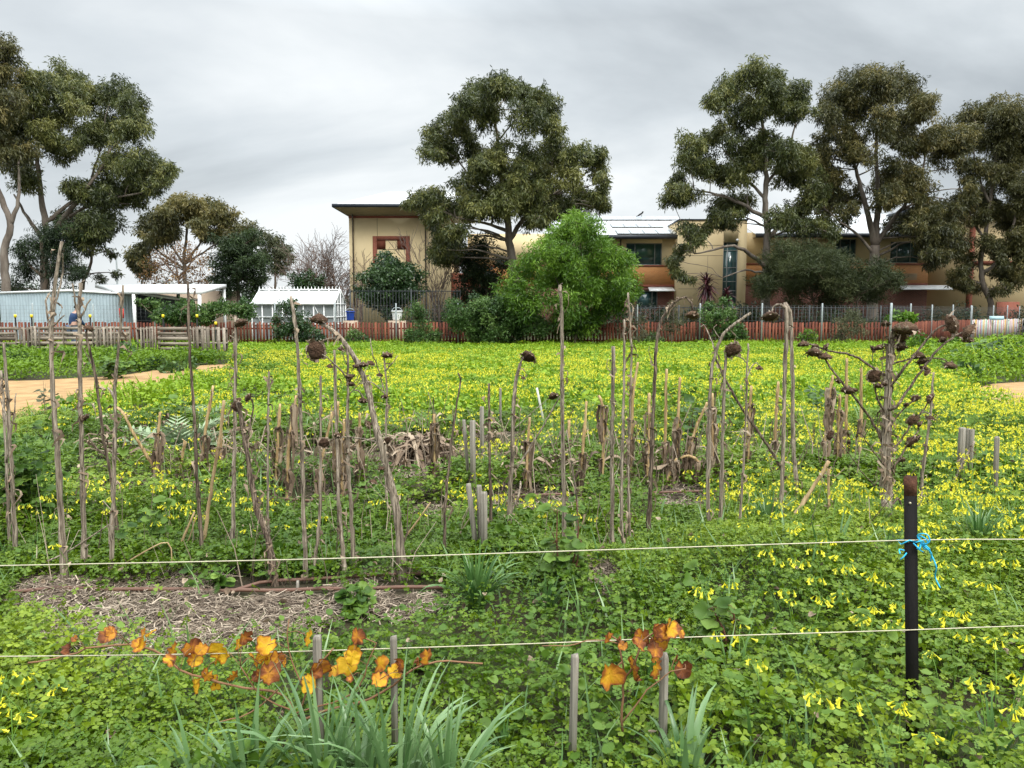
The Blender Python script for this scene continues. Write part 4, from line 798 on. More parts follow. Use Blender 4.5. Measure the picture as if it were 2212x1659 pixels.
def person():
    Y=30.2;b=P(160,760,Y);x=b[0];z1=P(160,660,Y)[2]-.0;s=z1/1.74
    T=empty('person',(x,Y,0),'person in blue jacket and black beanie bending over behind the pallets','person')
    J={'pelvis':(0,0,.95),'spine':(.03,-.02,1.2),'chest':(.10,-.04,1.40),'neck':(.15,-.05,1.53),'head':(.17,-.06,1.63),'top':(.18,-.06,1.71),
       'shl':(.10,.14,1.42),'ell':(.18,.2,1.16),'wrl':(.34,.1,1.02),'hal':(.41,.07,.99),'shr':(.10,-.2,1.42),'elr':(.17,-.27,1.15),'wrr':(.34,-.17,1.02),'har':(.41,-.14,.99),
       'hil':(0,.1,.9),'knl':(.06,.12,.5),'anl':(0,.12,.08),'tol':(.17,.13,.04),'hir':(0,-.1,.9),'knr':(.02,-.12,.5),'anr':(-.04,-.12,.08),'tor':(.13,-.13,.04)}
    rad={'pelvis':.15,'spine':.14,'chest':.155,'neck':.06,'head':.10,'top':.075,'shl':.075,'ell':.05,'wrl':.035,'hal':.035,'shr':.075,'elr':.05,'wrr':.035,'har':.035,'hil':.10,'knl':.065,'anl':.045,'tol':.04,'hir':.10,'knr':.065,'anr':.045,'tor':.04}
    E=[('pelvis','spine'),('spine','chest'),('chest','neck'),('neck','head'),('head','top'),('chest','shl'),('shl','ell'),('ell','wrl'),('wrl','hal'),('chest','shr'),('shr','elr'),('elr','wrr'),('wrr','har'),('pelvis','hil'),('hil','knl'),('knl','anl'),('anl','tol'),('pelvis','hir'),('hir','knr'),('knr','anr'),('anr','tor')]
    def skin(name,keys,grow,m,extra=(),par=T):
        ks=[k for k in J if k in keys];me=bpy.data.meshes.new(name);V=[tuple(c*s for c in J[k]) for k in ks];ed=[(ks.index(a),ks.index(c)) for a,c in E if a in ks and c in ks]
        rr=[rad[k]*s+grow for k in ks]
        if 'hal' in ks and not extra:
            for h in ('hal','har'):                                   # five fingers on each hand
                for f in range(5):
                    o=(f-2)*.014;L=(.05,.075,.085,.078,.062)[f];p=np.array(J[h])*s;V.append(tuple(p+np.array((.05,o*1.6,-.015))));V.append(tuple(p+np.array((.05+L*.6,o*2.2+(.02 if f==0 else 0),-.03-L*.35))));rr+=[.010,.008]
                    ed+=[(ks.index(h),len(V)-2),(len(V)-2,len(V)-1)]
        me.from_pydata(V,ed,[]);o=bpy.data.objects.new(name,me);COL.objects.link(o);o.parent=par;me.materials.append(m)
        sk=o.modifiers.new('skin','SKIN')
        for v_,r in zip(me.skin_vertices[0].data,rr):v_.radius=(r,r);v_.use_root=False
        me.skin_vertices[0].data[0].use_root=True
        sb=o.modifiers.new('sub','SUBSURF');sb.levels=sb.render_levels=2
        return o
    mskin=mat('skin_tone',[(.45,.27,.20)],8,.6)
    skin('body',set(J),0,mskin)
    skin('jacket',{'pelvis','spine','chest','shl','ell','wrl','shr','elr','wrr'},.022,mat('navy_jacket',[(.02,.045,.11)],9,.8),extra=(1,))
    skin('jeans',{'pelvis','hil','knl','anl','hir','knr','anr'},.014,mat('faded_jeans',[(.09,.12,.18)],9,.9),extra=(1,))
    c=np.array(T.location)+np.array(J['head'])*s
    mb=MB();mb.tube([c+(-.0,0,.02),c+(0,0,.06),c+(.0,0,.12),c+(0,0,.16)],[.122,.125,.10,.03],12);part('beanie',mb,m_dark,T,True)
    mb=MB()
    f=c+np.array((.10,0,-.01))
    mb.tube([f+(-.01,0,.03),f+(.03,0,-.02),f+(-.01,0,-.03)],[.008,.016,.01],6);part('nose',mb,mskin,T,True)
    for sy in (-1,1):
        mb=MB();mb.tube([f+(-.012,.035*sy,.02),f+(.0,.035*sy,.02)],[.012,.007],6);part('eye',mb,m_dark,T)
        mb=MB();mb.tube([c+(0,.105*sy,-.03),c+(0,.118*sy,0),c+(0,.105*sy,.03)],[.008,.02,.01],6);part('ear',mb,mskin,T)
    mb=MB();mb.tube([f+(-.008,-.025,-.055),f+(.002,0,-.055),f+(-.008,.025,-.055)],[.004,.007,.004],5);part('mouth',mb,mat('lip_tone',[(.35,.13,.11)],5,.6),T)
    T.rotation_euler=(0,0,R(55))
person()
# white sheet lying in the field edge, hoop, step frame
mb=MB();a=[P(612,764,27.2),P(676,764,27.2),P(684,756,28.2),P(655,752,28.6)];b_=[q-np.array((0,0,.05)) for q in a];mb.add(a+b_,[[(0,1,2,3),(7,6,5,4),(0,4,5,1),(1,5,6,2),(2,6,7,3),(3,7,4,0)]]);single('white_board',mb,m_lime,'flat white board lying tilted in the weeds before the fence','board')
# ------------------------------------------------------------------ ground cover
BARE=[(330,1332,310,82),(560,1298,330,58),(850,1300,130,52),(120,1290,110,48),(330,1072,210,20),(900,1000,110,55),(1160,1075,130,26),(1470,1070,70,28),(1302,1268,42,38),(930,1095,60,28),(1150,890,40,11),(700,1065,120,16),(700,980,160,22),(1060,940,80,20),(1300,858,70,6),(300,890,60,12),(600,1005,130,26),(430,985,100,26),(230,1010,90,24)]
def cover(u,v):
    c=np.ones_like(u)
    for a,b,ru,rv in BARE:
        d=((u-a)/ru)**2+((v-b)/rv)**2;c=np.minimum(c,np.clip((d-.55)*1.8,.03,1))
    return c
def band(v,a,b,s): return 1/(1+np.exp(-(v-a)/s))/(1+np.exp((v-b)/s))
def fdens(u,v,x,y):
    """share of full flower density at a ground point"""
    n=vnoise(x,y,.8);n2=vnoise(x+50,y,2.3)
    far=(band(v,772,885,4)+.55*band(v,885,985,14))*np.clip((u-470+(v-760)*1.1)/90,0,1)*np.clip(.15+1.3*(vnoise(x,y,.5)-.2)+.4*(n2-.5),.08,1)
    mid=band(v,890,1150,15)*np.clip((n-.40)*3.2,0,1)*np.clip((u-80)/200,0,1)*np.where(u<1000,.55,.85)
    rt=np.clip((u-1900)/90,0,1)*band(v,880,1200,12)*(.6+.6*n2)
    rf=np.clip((u-1480)/120,0,1)*band(v,1100,1700,20)*np.clip((n2-.35)*2.6,0,1)*.55
    lf=(u<330)*band(v,1500,1700,20)*.8*(n2>.3)+band(v,1500,1640,30)*.07*(n2>.5)
    lm=band(v,1060,1180,12)*np.clip((n2-.55)*5,0,1)*.5*(u<900)
    gap=np.ones_like(u)
    for a,b,ru,rv in ((1780,862,120,36),(2130,785,150,50),(1190,815,60,16),(900,905,90,14),(1080,895,110,12),(1600,905,90,14),(560,850,70,26)):
        gap=np.minimum(gap,np.clip((((u-a)/ru)**2+((v-b)/rv)**2-.5)*1.6,.12,1))
    return np.clip(np.maximum.reduce([far,mid,rt,rf,lf,lm]),0,1)*cover(u,v)*gap
def canopy(x,y):
    h=.03+.22*vnoise(x,y,1.25)**1.3+.10*vnoise(x+9,y,3.2)
    h=h+np.where(y>9,.10,0)*np.clip((y-9)/4,0,1)
    # weedy mounds
    for cx,cy,rx,ry,hh in ((-13.5,22.6,4.5,2.2,.22),(-9.5,22.0,2.4,1.6,.18),(-17.5,23.2,4,2,.15),(14.3,21.5,2.6,2.4,.62),(12.2,18.9,1.3,1.0,.38),(-2.6,5.9,.55,.8,.25),(1.7,4.15,.7,.5,.10),(18,26,3.5,4,.5)):
        h=h+hh*np.exp(-(((x-cx)/rx)**2+((y-cy)/ry)**2))*(.75+.5*vnoise(x,y,1.7))
    return np.where(nearpath(x,y),h*.25,h)
def sample(n,y0,y1,p=1.0,slope=.70):
    t=rng.random(n);y=(y0**(1+p)+t*(y1**(1+p)-y0**(1+p)))**(1/(1+p));x=(rng.random(n)*2-1)*(slope*y+.7);return x,y
def screen(x,y,z=.08): return proj(x,y,np.full_like(x,z))
# templates
def leaflet(w=1.,notch=.12):
    V=[(0,0,0),(.30*w,.45,.10),(.52*w,.85,.06),(.22*w,1.02,.0),(0,1-notch,-.06),(-.22*w,1.02,.0),(-.52*w,.85,.06),(-.30*w,.45,.10)]
    return np.array(V),[[(0,1,2,3),(4,5,6,7)],[(0,3,4),(0,4,5),(0,5,6)]] 
def leaflet2(w=1.,notch=.14):
    V=np.array([(0,0,0),(.5*w,.62,.10),(.34*w,1.0,.03),(0,1-notch,-.05),(-.34*w,1.0,.03),(-.5*w,.62,.10)])
    return V,[[(0,1,2,3),(0,3,4,5)]]
def compound(lf,n,spread=2*math.pi,droop=.15,stem=True,r=.25):
    V0,F0=lf;Vs=[];Fs={};k=0
    for i in range(n):
        a=spread*i/n;c,s=math.cos(a),math.sin(a);v=V0.copy();v[:,2]-=droop*v[:,1]**2;v=np.stack([c*v[:,0]-s*v[:,1],s*v[:,0]+c*v[:,1],v[:,2]],-1);Vs.append(v)
        for f in F0:
            f=np.array(f);Fs.setdefault(f.shape[1],[]).append(f+k)
        k+=len(v)
    if stem:
        Vs.append(np.array([(-.035,0,0),(.035,0,0),(.03,.1,-2.2),(-.03,.1,-2.2)]));Fs.setdefault(4,[]).append(np.array([(0,1,2,3)])+k);k+=4
    return np.concatenate(Vs),[np.concatenate(f) for f in Fs.values()]
CLOVER=compound(leaflet2(),3);CLOVER4=compound(leaflet2(.8),4,droop=.25);
PINN=None
def pinnate(n,lf):
    V0,F0=lf;Vs=[];Fs={};k=0
    for i in range(n*2+1):
        a=(0 if i==2*n else (1 if i%2 else -1)*1.15);y=(n*.55 if i==2*n else .3+(i//2)*.55);c,s=math.cos(a),math.sin(a);v=V0*.62
        v=np.stack([c*v[:,0]+s*v[:,1],-s*v[:,0]+c*v[:,1]+y,v[:,2]+.25*y-.09*y*y],-1);Vs.append(v)
        for f in F0:
            f=np.array(f);Fs.setdefault(f.shape[1],[]).append(f+k)
        k+=len(v)
    return np.concatenate(Vs),[np.concatenate(f) for f in Fs.values()]
PINN=pinnate(3,leaflet2(.9,0))
def roundleaf():
    k=9;V=[(0,.05,-.05)]+[(math.sin(a)*.62*(1+.12*(i%2)),.55-math.cos(a)*.62*(1+.12*(i%2)),.10*(i%2)) for i,a in enumerate(np.linspace(.25,2*math.pi-.25,k))]
    return np.array(V),[[(0,i+1,i+2) for i in range(k-1)]]
RND=(lambda v,f:(np.concatenate([v,np.array([(-.03,0,0),(.03,0,0),(.02,-.5,-1.6),(-.02,-.5,-1.6)])]),[np.array(f[0]),np.array([(10,11,12,13)])]))(*roundleaf())
def groundcover(name,label,y0,y1,n,tmpl,size,m,keep,layers=1.,tilt=.45,tr=(.05,.98)):
    x,y=sample(n,y0,y1);u,v=screen(x,y);k=(rng.random(n)<cover(u,v)*keep(x,y,u,v))&~onpath(x+rng.normal(0,.12,n),y+rng.normal(0,.12,n));x,y=x[k],y[k];n=len(x)
    h=canopy(x,y);f=rng.random(n)**.6;z=gz(x,y)+.015+h*(f*layers)
    s=size*rng.uniform(.5,1.4,n)*(.6+.8*vnoise(x+3,y,1.6));t=np.clip(tr[0]+(tr[1]-tr[0])*(.5*vnoise(x,y,.7)+.25*vnoise(x,y+7,3.1)+.3*rng.random(n)-.02)-np.where((x<-5.5)&(y>17)&(y<27),.5,0)-np.where((x>10.5)&(y>16)&(y<27),.25,0),0,1)
    mb=MB();scatter(mb,tmpl[0],tmpl[1],np.stack([x,y,z],-1),rots(n,tilt),s,t);single(name,mb,m,label,'ground cover',kind='stuff',base=np.zeros(3))
allk=lambda x,y,u,v:np.ones_like(x)
weedy=lambda x,y,u,v:np.clip((vnoise(x+20,y,.9)-.42)*4,0,1)
pinny=lambda x,y,u,v:np.clip((vnoise(x+70,y+3,.8)-.45)*4,0,1)
clov=lambda x,y,u,v:np.clip(1.25-weedy(x,y,u,v)*.6-pinny(x,y,u,v)*.5,0,1)
groundcover('clover_cover','low carpet of clover like soursob leaves near the camera',1.9,5.6,150000,CLOVER,.0190,m_clover,clov,tilt=.68)
groundcover('weed_cover','rounded weed leaves mixed through the near carpet',1.9,5.6,10000,RND,.024,m_weed,weedy,tilt=.55)
groundcover('chickweed_cover','small pinnate weed leaves mixed through the near carpet',1.9,5.6,14000,PINN,.017,m_weed,pinny,tilt=.5)
groundcover('clover_cover','middle distance carpet of soursob leaves between garden rows',5.6,11,120000,(lambda c:c)(compound(leaflet2(),3,stem=False)),.025,m_clover,allk,tilt=.5,tr=(.15,.92))
QL=(np.array([(0,-.5,0),(.55,0,.1),(0,.6,.0),(-.55,0,.1)]),[np.array([(0,1,2,3)])])
groundcover('field_cover','bright green leaves carpeting the field up to the fence',11,36.5,330000,QL,.062,m_cloverfar,allk,tilt=.65,tr=(.15,.95))
# upright grass blades through the cover
def blade(n=3,w=.03,bend=.35):
    V=[];
    for i in range(n+1):
        t=i/n;ww=w*(1-t**1.6)+.002;V+=[(-ww/2,bend*t*t,t*(1-.25*bend*t)),(ww/2,bend*t*t,t*(1-.25*bend*t))]
    return np.array(V),[np.array([(2*i,2*i+1,2*i+3,2*i+2) for i in range(n)])]
def grasscover(name,label,y0,y1,n,h,keep,m,w=.03,tr=(.2,.9)):
    x,y=sample(n,y0,y1);u,v=screen(x,y);k=(rng.random(n)<cover(u,v)*keep(x,y,u,v))&~onpath(x,y)&~nearpath(x,y);x,y=x[k],y[k];n=len(x)
    b=blade(3,w,.4);mb=MB();scatter(mb,b[0],b[1],np.stack([x,y,gz(x,y)],-1),rots(n,.25),(canopy(x,y)+h)*rng.uniform(.5,1.2,n),tr[0]+(tr[1]-tr[0])*rng.random(n));single(name,mb,m,label,'grass',kind='stuff',base=np.zeros(3))
grasscover('field_grass','fine bright grass blades through the yellow field',11,36,70000,.12,lambda x,y,u,v:np.clip(vnoise(x,y,.35)*1.3-.2,0,1)*np.where((x<-5.5)&(y>17)&(y<27),.04,1)*np.where((x>10.5)&(y>16)&(y<27),.2,1),m_cloverfar,.09)
grasscover('near_grass','thin grass blades scattered through the near weeds',2.2,11,13000,.11,lambda x,y,u,v:np.clip((vnoise(x+5,y,1.0)-.45)*4,0,1),m_grass,.05)
# ------------------------------------------------------------------ yellow flowers
def trumpet(k=5,L=1.,r=.30):
    V=[];th=np.arange(k)*2*math.pi/k
    for z,rr in ((0,.05),(-.45*L,.10),(-.8*L,.17),(-1.0*L,r)): V+=[(rr*math.cos(a),rr*math.sin(a),z) for a in th]
    F=[(i*k+j,i*k+(j+1)%k,(i+1)*k+(j+1)%k,(i+1)*k+j) for i in range(3) for j in range(k)]
    return np.array(V),np.array(F)
def rotto(d):
    """rotation taking -z to d"""
    d=normal(np.array(d,float));z=-d;x=normal(np.cross((.3,.9,.2),z));y=np.cross(z,x);return np.stack([x,y,z],1)
def umbel(r_,n,k,L=.022,sp=1.0):
    """petals mesh of a nodding flower head around the origin, plus pedicels"""
    pm=MB();sm=MB();tv,tf=trumpet(k)
    for i in range(n):
        a=r_.uniform(0,2*math.pi);out_=np.array((math.cos(a),math.sin(a),0));l=r_.uniform(.012,.03)*sp;e=out_*l+np.array((0,0,r_.uniform(-.002,.012)*sp))
        d=normal(out_*r_.uniform(.25,.95)+np.array((0,0,-.75))+r_.normal(0,.2,3));s=L*r_.uniform(.75,1.2)*sp
        pm.add((tv*np.array((s,s,s)))@rotto(d).T+e,[tf],r_.uniform(.2,.9));sm.tube([(0,0,0),e*.6+np.array((0,0,.008)),e],.0009*sp,3,cap=False)
    return pm,sm
def flowers(name,label,y0,y1,dens,n,k,h,scale,wstem):
    A=.7*(y1*y1-y0*y0)+1.4*(y1-y0);c=int(A*dens);x,y=sample(c,y0,y1);u,v=screen(x,y,.15);kp=(rng.random(c)<fdens(u,v,x,y)*np.where(nearpath(x,y),.15,1))&~onpath(x,y);x,y=x[kp],y[kp]
    mb=MB();ms=MB();T=[]
    for q in range(6):
        pm,sm=umbel(np.random.default_rng(q+90),n,k,sp=scale);T.append((np.concatenate(pm.V),[np.concatenate(f) for f in pm.F.values()]))
    z=gz(x,y)+canopy(x,y)*.75+h*rng.uniform(.5,1.15,len(x));sel=rng.integers(0,6,len(x));lean=rng.normal(0,.05,(len(x),2))
    pos=np.stack([x+lean[:,0],y+lean[:,1],z],-1)
    for q in range(6):
        m=sel==q;scatter(mb,T[q][0],T[q][1],pos[m],rots(m.sum(),.25),rng.uniform(.8,1.2,m.sum()),rng.random(m.sum()))
    single(name,mb,m_petal,label,'flowers',kind='stuff',base=np.zeros(3))
    b=np.stack([x,y,gz(x,y)+.02],-1);sd=np.array((wstem/2,0,0));V=np.stack([b-sd,b+sd,pos+sd,pos-sd],1).reshape(-1,3);ms.add(V,[np.arange(len(V)).reshape(-1,4)])
    single('flower_stems',ms,m_stemg,'pale green stems under the '+label,'stems',kind='stuff',base=np.zeros(3))
flowers('field_flowers','yellow soursob flowers filling the far field',10.5,33.8,105,3,3,.14,1.5,.006)
flowers('row_flowers','yellow soursob flowers between the garden rows',5.2,10.5,90,6,4,.20,1.0,.004)
# ------------------------------------------------------------------ straw mulch on the beds
def straw(name,label,patches,n,L=.10,w=.0045):
    a=np.array([p[2]*p[3] for p in patches],float);pi=rng.choice(len(patches),n,p=a/a.sum());pp=np.array(patches,float)[pi]
    r=np.sqrt(rng.random(n));t=rng.uniform(0,2*math.pi,n);u=pp[:,0]+pp[:,2]*r*np.cos(t);v=pp[:,1]+pp[:,3]*r*np.sin(t)
    g=np.array([G(a_,b_) for a_,b_ in zip(u,v)]);k=vnoise(g[:,0],g[:,1],2.2)>.30;g=g[k];n=len(g)
    V=[];
    b=np.array([(-.5,0),(-.2,.10),(.15,-.06),(.5,.05)]);F=[]
    Vt=np.array([(x,y+s*.014,.06*math.sin(3*x+1)) for x,y in b for s in (-1,1)]);Ft=[np.array([(2*i,2*i+2,2*i+3,2*i+1) for i in range(3)])]
    mb=MB();g[:,2]=gz(g[:,0],g[:,1])+.006+.035*rng.random(n)*vnoise(g[:,0],g[:,1],3);sc=L*rng.uniform(.4,1.5,n);rt=rots(n,.3)
    sq=np.ones((n,3,3));rt=rt.copy();rt[:,:,1]*=rng.uniform(.7,1.8,n)[:,None]
    scatter(mb,Vt,Ft,g,rt,sc,rng.random(n));single(name,mb,m_straw,label,'mulch',kind='stuff',base=np.zeros(3))
straw('straw_mulch','pale straw mulch over dark soil on the front bed',[BARE[0],BARE[2],BARE[3],(540,1340,200,45),(900,1250,80,20),BARE[8]],11000,.115)
straw('straw_mulch','straw mulch patches along the corn row bed',[BARE[4],BARE[5],BARE[6],BARE[7],BARE[9],BARE[11],(440,1060,120,18),(1300,1075,110,20),BARE[12],BARE[13],BARE[10],BARE[15],BARE[16],BARE[17]],11000,.12)

# ------------------------------------------------------------------ broad weeds, dry stems and litter among the rows
def lobe_t(k=11,lob=.12,n=5):
    V=[(0,0,0)]
    for i in range(k):
        a=2*math.pi*i/k;rr=(1+lob*math.cos(n*a))*(.45 if i==0 else 1);x=rr*math.sin(a)*.85;y=.6-rr*math.cos(a);V.append((x,y,.25*abs(x)-.22*y*y))
    V=V+[(-.03,0,0),(.03,0,0),(.02,-.5,-1.3),(-.02,-.5,-1.3)]
    return np.array(V),[np.array([(0,1+i,1+(i+1)%k) for i in range(k)]),np.array([(k+1,k+2,k+3,k+4)])]
broad=lambda x,y,u,v:np.clip((vnoise(x+33,y+8,1.5)-.56)*7,0,1)
groundcover('broadleaf_cover','larger lobed weed leaves in loose patches near the camera',1.9,6.5,9500,lobe_t(),.021,m_weed,broad,layers=1.35,tilt=.6)
groundcover('broadleaf_cover','larger weed leaves in loose patches between the garden rows',6.0,13,7000,lobe_t(9),.045,m_weed,lambda x,y,u,v:np.clip((vnoise(x+13,y+8,1.0)-.55)*7,0,1),layers=1.3,tilt=.6)
n=900;x,y=sample(n,2.2,7);k=~onpath(x,y);x,y=x[k],y[k];n=len(x);mb=MB()
scatter(mb,*lobe_t(9),np.stack([x,y,gz(x,y)+canopy(x,y)*rng.uniform(.5,1.05,n)],-1),rots(n,.7),rng.uniform(.008,.022,n),rng.random(n));single('leaf_litter',mb,m_husk,'small brown dead leaves caught in the near weeds','leaf litter',kind='stuff',base=np.zeros(3))
def stubble(name,label,zones,n,hmin,hmax,w):
    mb=MB();z_=np.array(zones,float);pi=rng.choice(len(zones),n,p=z_[:,4]/z_[:,4].sum())
    for i in range(n):
        u0,u1,Y0,Y1,_=z_[pi[i]];Y=rng.uniform(Y0,Y1);xx=(rng.uniform(u0,u1)-1106)/FQ*Y;b=np.array((xx,Y,float(gz(xx,Y))-.01));h=rng.uniform(hmin,hmax)*rng.uniform(.5,1);t=b+np.array((rng.normal(0,.28)*h,rng.normal(0,.2)*h,h));m_=(b+t)/2+rng.normal(0,.05*h,3)
        P_=[b,m_,t]
        if rng.random()<.35: P_.append(t+np.array((rng.normal(0,.12),rng.normal(0,.08),-rng.uniform(.02,.5)*h)))
        r=w*rng.uniform(.5,1.4);mb.tube(P_,np.linspace(r,r*.45,len(P_)),4,rng.random(),cap=False)
    single(name,mb,m_straw,label,'dry stems',kind='stuff',base=np.zeros(3))
stubble('dry_stems','thin broken dry stems tangled along the corn row',[(250,820,6.5,9.2,3),(820,1100,6.6,9.5,2),(1100,1560,6.5,8.6,3),(1560,1900,6.2,8.4,1.6)],520,.15,.75,.005)
stubble('dry_stems','thin dry stems among the bases of the front stalks',[(0,520,4.2,5.2,2),(520,1000,4.2,5.4,2),(1000,1400,4.6,5.6,1.2),(1500,2000,4.6,5.8,1)],150,.12,.65,.0035)
def hang(name,label,zones,n):
    mb=MB();z_=np.array(zones,float);pi=rng.choice(len(zones),n,p=z_[:,4]/z_[:,4].sum())
    for i in range(n):
        u0,u1,Y0,Y1,_=z_[pi[i]];Y=rng.uniform(Y0,Y1);xx=(rng.uniform(u0,u1)-1106)/FQ*Y;c=np.array((xx,Y,float(gz(xx,Y))+rng.uniform(.03,.22)));a=rng.uniform(0,6.28);o=np.array((math.cos(a),math.sin(a),0));s=np.array((-o[1],o[0],rng.normal(0,.4)));L=rng.uniform(.15,.45);w_=rng.uniform(.008,.026);V=[]
        for j in range(6):
            t=j/5;q=c+o*L*(t-.5)+np.array((0,0,.12*math.sin(3*t+a)-.25*(t-.5)**2))*L*2+rng.normal(0,.006,3);q[2]=max(q[2],gz(q[0],q[1])+.012);ww=w_*(1-.8*abs(2*t-1));V+=[q-s*ww,q+s*ww]
        mb.add(V,[[(2*j,2*j+1,2*j+3,2*j+2) for j in range(5)]],rng.random())
    single(name,mb,m_husk,label,'dead leaves',kind='stuff',base=np.zeros(3))
hang('dead_leaves','long brown dead leaves heaped along the corn row',[(180,860,6.7,9.4,4),(860,1080,7.2,9.6,2.2),(1100,1560,6.8,8,2)],900)
# ------------------------------------------------------------------ seed heads and dead stalks
def seedhead(T,c,r,axis,seed,bract=None):
    """nodding dried head: face disc, domed back and ragged bracts"""
    r_=np.random.default_rng(seed);Rm=rotto(axis);mb=MB();k=14;V=[];rings=[(0,.16),(.35,.20),(.7,.12),(1,-.06),(1.0,.22),(.80,.52),(.45,.74),(.14,.84)]
    # local: -z is the seed face, +z the back
    for q,(rr,z) in enumerate(rings):
        for i in range(k):
            a=2*math.pi*i/k;j=1+.10*r_.normal();zz=(-z if q<4 else z)+.07*r_.normal();V.append((rr*j*math.cos(a),rr*j*math.sin(a),zz))
    F=[(q*k+i,(q+1)*k+i,(q+1)*k+(i+1)%k,q*k+(i+1)%k) for q in range(len(rings)-1) for i in range(k)]
    V=np.array(V)*r;V[:,1]*=.92;mb.add(V@Rm.T+c,[F],r_.uniform(.2,.7));h=part('seed_head',mb,m_head,T,False)
    mb=MB();n=20 if r>.02 else 12
    for i in range(n):
        a=2*math.pi*i/n+r_.normal(0,.1);o=np.array((math.cos(a),math.sin(a),0));t_=np.array((-math.sin(a),math.cos(a),0));b=o*.95+np.array((0,0,.08));f=r_.uniform(-.6,.5);L=r_.uniform(.4,.95)
        m_=b+(o*.6+np.array((0,0,-f)))*L*.6;e=m_+(o*r_.uniform(-.3,.5)+np.array((0,0,-.9*np.sign(f)*r_.random()))+t_*r_.normal(0,.3))*L*.7;w_=r_.uniform(.16,.26)
        v=np.array([b-t_*w_,b+t_*w_,m_+t_*w_*.8,m_-t_*w_*.8,e])*r;mb.add(v@Rm.T+c,[[(0,1,2,3)],[(3,2,4)]],r_.random())
    part('bracts',mb,m_headback,h)
    return h
def dried(T,path,rad,n,seed,m=None,L=.09,w=.014,name='dry_foliage'):
    r_=np.random.default_rng(seed);mb=MB();path=np.asarray(path)
    for _ in range(n):
        i=r_.integers(1,max(2,len(path)-1));p=path[i];a=r_.uniform(0,2*math.pi);o=np.array((math.cos(a),math.sin(a),0));t_=np.array((-o[1],o[0],0));l=L*r_.uniform(.4,1.5);q=p+o*rad[i]*.7;V=[];S=5
        for j in range(S+1):
            t=j/S;c=q+o*l*(.35*math.sin(2.2*t))+np.array((0,0,-l*t*t*1.1+.25*l*t))+t_*.2*l*math.sin(5*t+a)+r_.normal(0,.06*l,3);ww=w*(.4+.9*math.sin(math.pi*min(1,t+.15)))*r_.uniform(.6,1.2);tw=r_.uniform(-1.2,1.2);s=t_*math.cos(tw)+np.array((0,0,1))*math.sin(tw)
            V+=[c-s*ww/2,c+s*ww/2]
        mb.add(V,[[(2*j,2*j+1,2*j+3,2*j+2) for j in range(S)]],r_.random())
    if mb.n: part(name,mb,m or m_husk,T)
ALLST=[]
DIRS={'d':(0,-.25,-1),'c':(.1,-1,-.35),'l':(-.8,-.3,-.6),'r':(.8,-.3,-.6),'u':(.1,-.5,.7),'b':(.1,.4,-.9)}
def stalk(name,label,cat,pts,w0,w1,m,heads=(),branches=(),Y=None,group='dead sunflower stalks of the front row',leaf=8,seed=1,jit=.11,part_name='stem',lm=None,LL=.09,lw=.014,flare=1.35,zb=.05,ws=.70,bs=.8,bm_=None):
    r_=np.random.default_rng(seed)
    g=G(pts[0][0],pts[0][1],zb)
    if Y is None: Y=g[1]
    k=Y/FQ;base=P(*pts[0],Y);b0=np.array((base[0],Y,float(gz(base[0],Y))-.03))
    dep=np.cumsum(r_.normal(0,.02,len(pts)))
    W3=[P(u,v,Y+dd) for (u,v),dd in zip(pts,dep)]
    if W3[0][2]>b0[2]+.02: W3=[b0]+W3
    path=spline(W3,.045);n=len(path);t=np.linspace(0,1,n);rad=(w0+(w1-w0)*t)/2*k*ws
    rad=rad*(1+.05*np.sin(np.arange(n)*.7+seed)+r_.normal(0,.035,n))*(1+(flare-1)*np.exp(-t*14))
    nodes_=r_.random(n)<.10;rad[nodes_]*=1.22
    path[1:-1]+=r_.normal(0,.0018,(n-2,3))
    T=empty(name,(b0[0],Y,max(0.0,b0[2])),label,cat,group)
    mb=MB();mb.tube(path,rad,9,jit=jit)
    # leaf scars and stubs on the stem
    for i in np.where(nodes_)[0]:
        if i<3: continue
        a=r_.uniform(0,2*math.pi);o=np.array((math.cos(a),math.sin(a)*.6,.7));l=rad[i]*r_.uniform(1.3,3);mb.tube([path[i],path[i]+o*l],[rad[i]*.45,rad[i]*.2],5)
    part(part_name,mb,m,T,True)
    allp=[path]
    for bp,bw in branches:
        q=[P(u,v,Y+dd) for (u,v),dd in zip(bp,np.cumsum(r_.normal(0,.035,len(bp))))]
        j=np.linalg.norm(path-q[0],axis=1).argmin() if len(allp) else 0
        if np.linalg.norm(path[j]-q[0])<.09: q[0]=path[j]
        q=spline(q,.035);mb=MB();mb.tube(q+np.vstack([np.zeros(3),r_.normal(0,.002,(len(q)-1,3))]),np.linspace(bw/2*k,bw*.3*k,len(q))*bs,7,jit=jit*.6);part('branch',mb,bm_ or m,T,True);allp.append(q)
    AP=np.concatenate(allp)
    for i,h in enumerate(heads):
        u,v,rq=h[:3];ax=np.array(DIRS[h[3] if len(h)>3 else 'd'])+r_.normal(0,.22,3);j0=np.argmin(np.hypot(*(np.array(proj(AP[:,0],AP[:,1],AP[:,2])).T-np.array((u,v))).T));c=P(u,v,AP[j0][1]+r_.uniform(-.05,.02));r=rq*k
        hd=seedhead(T,c,r,ax,seed*50+i)
        a=AP[j0];bk=c-normal(ax)*r*.8
        if np.linalg.norm(a-bk)>.012:
            mid=(a+bk)/2+np.array((0,0,.25*np.linalg.norm(a-bk)));mb=MB();mb.tube(spline([a,mid,bk-normal(ax)*r*.2,bk],.02),max(.0022,min(.006,r*.16)),5,jit=.2);part('head_stalk',mb,m,T,True)
    if leaf: dried(T,path[2:],rad[2:],int(leaf*1.8),seed+500,lm,LL,lw)
    ALLST.append((T,path));return T,path
g_,d_,t_=m_stalkg,m_stalkd,m_stalkt
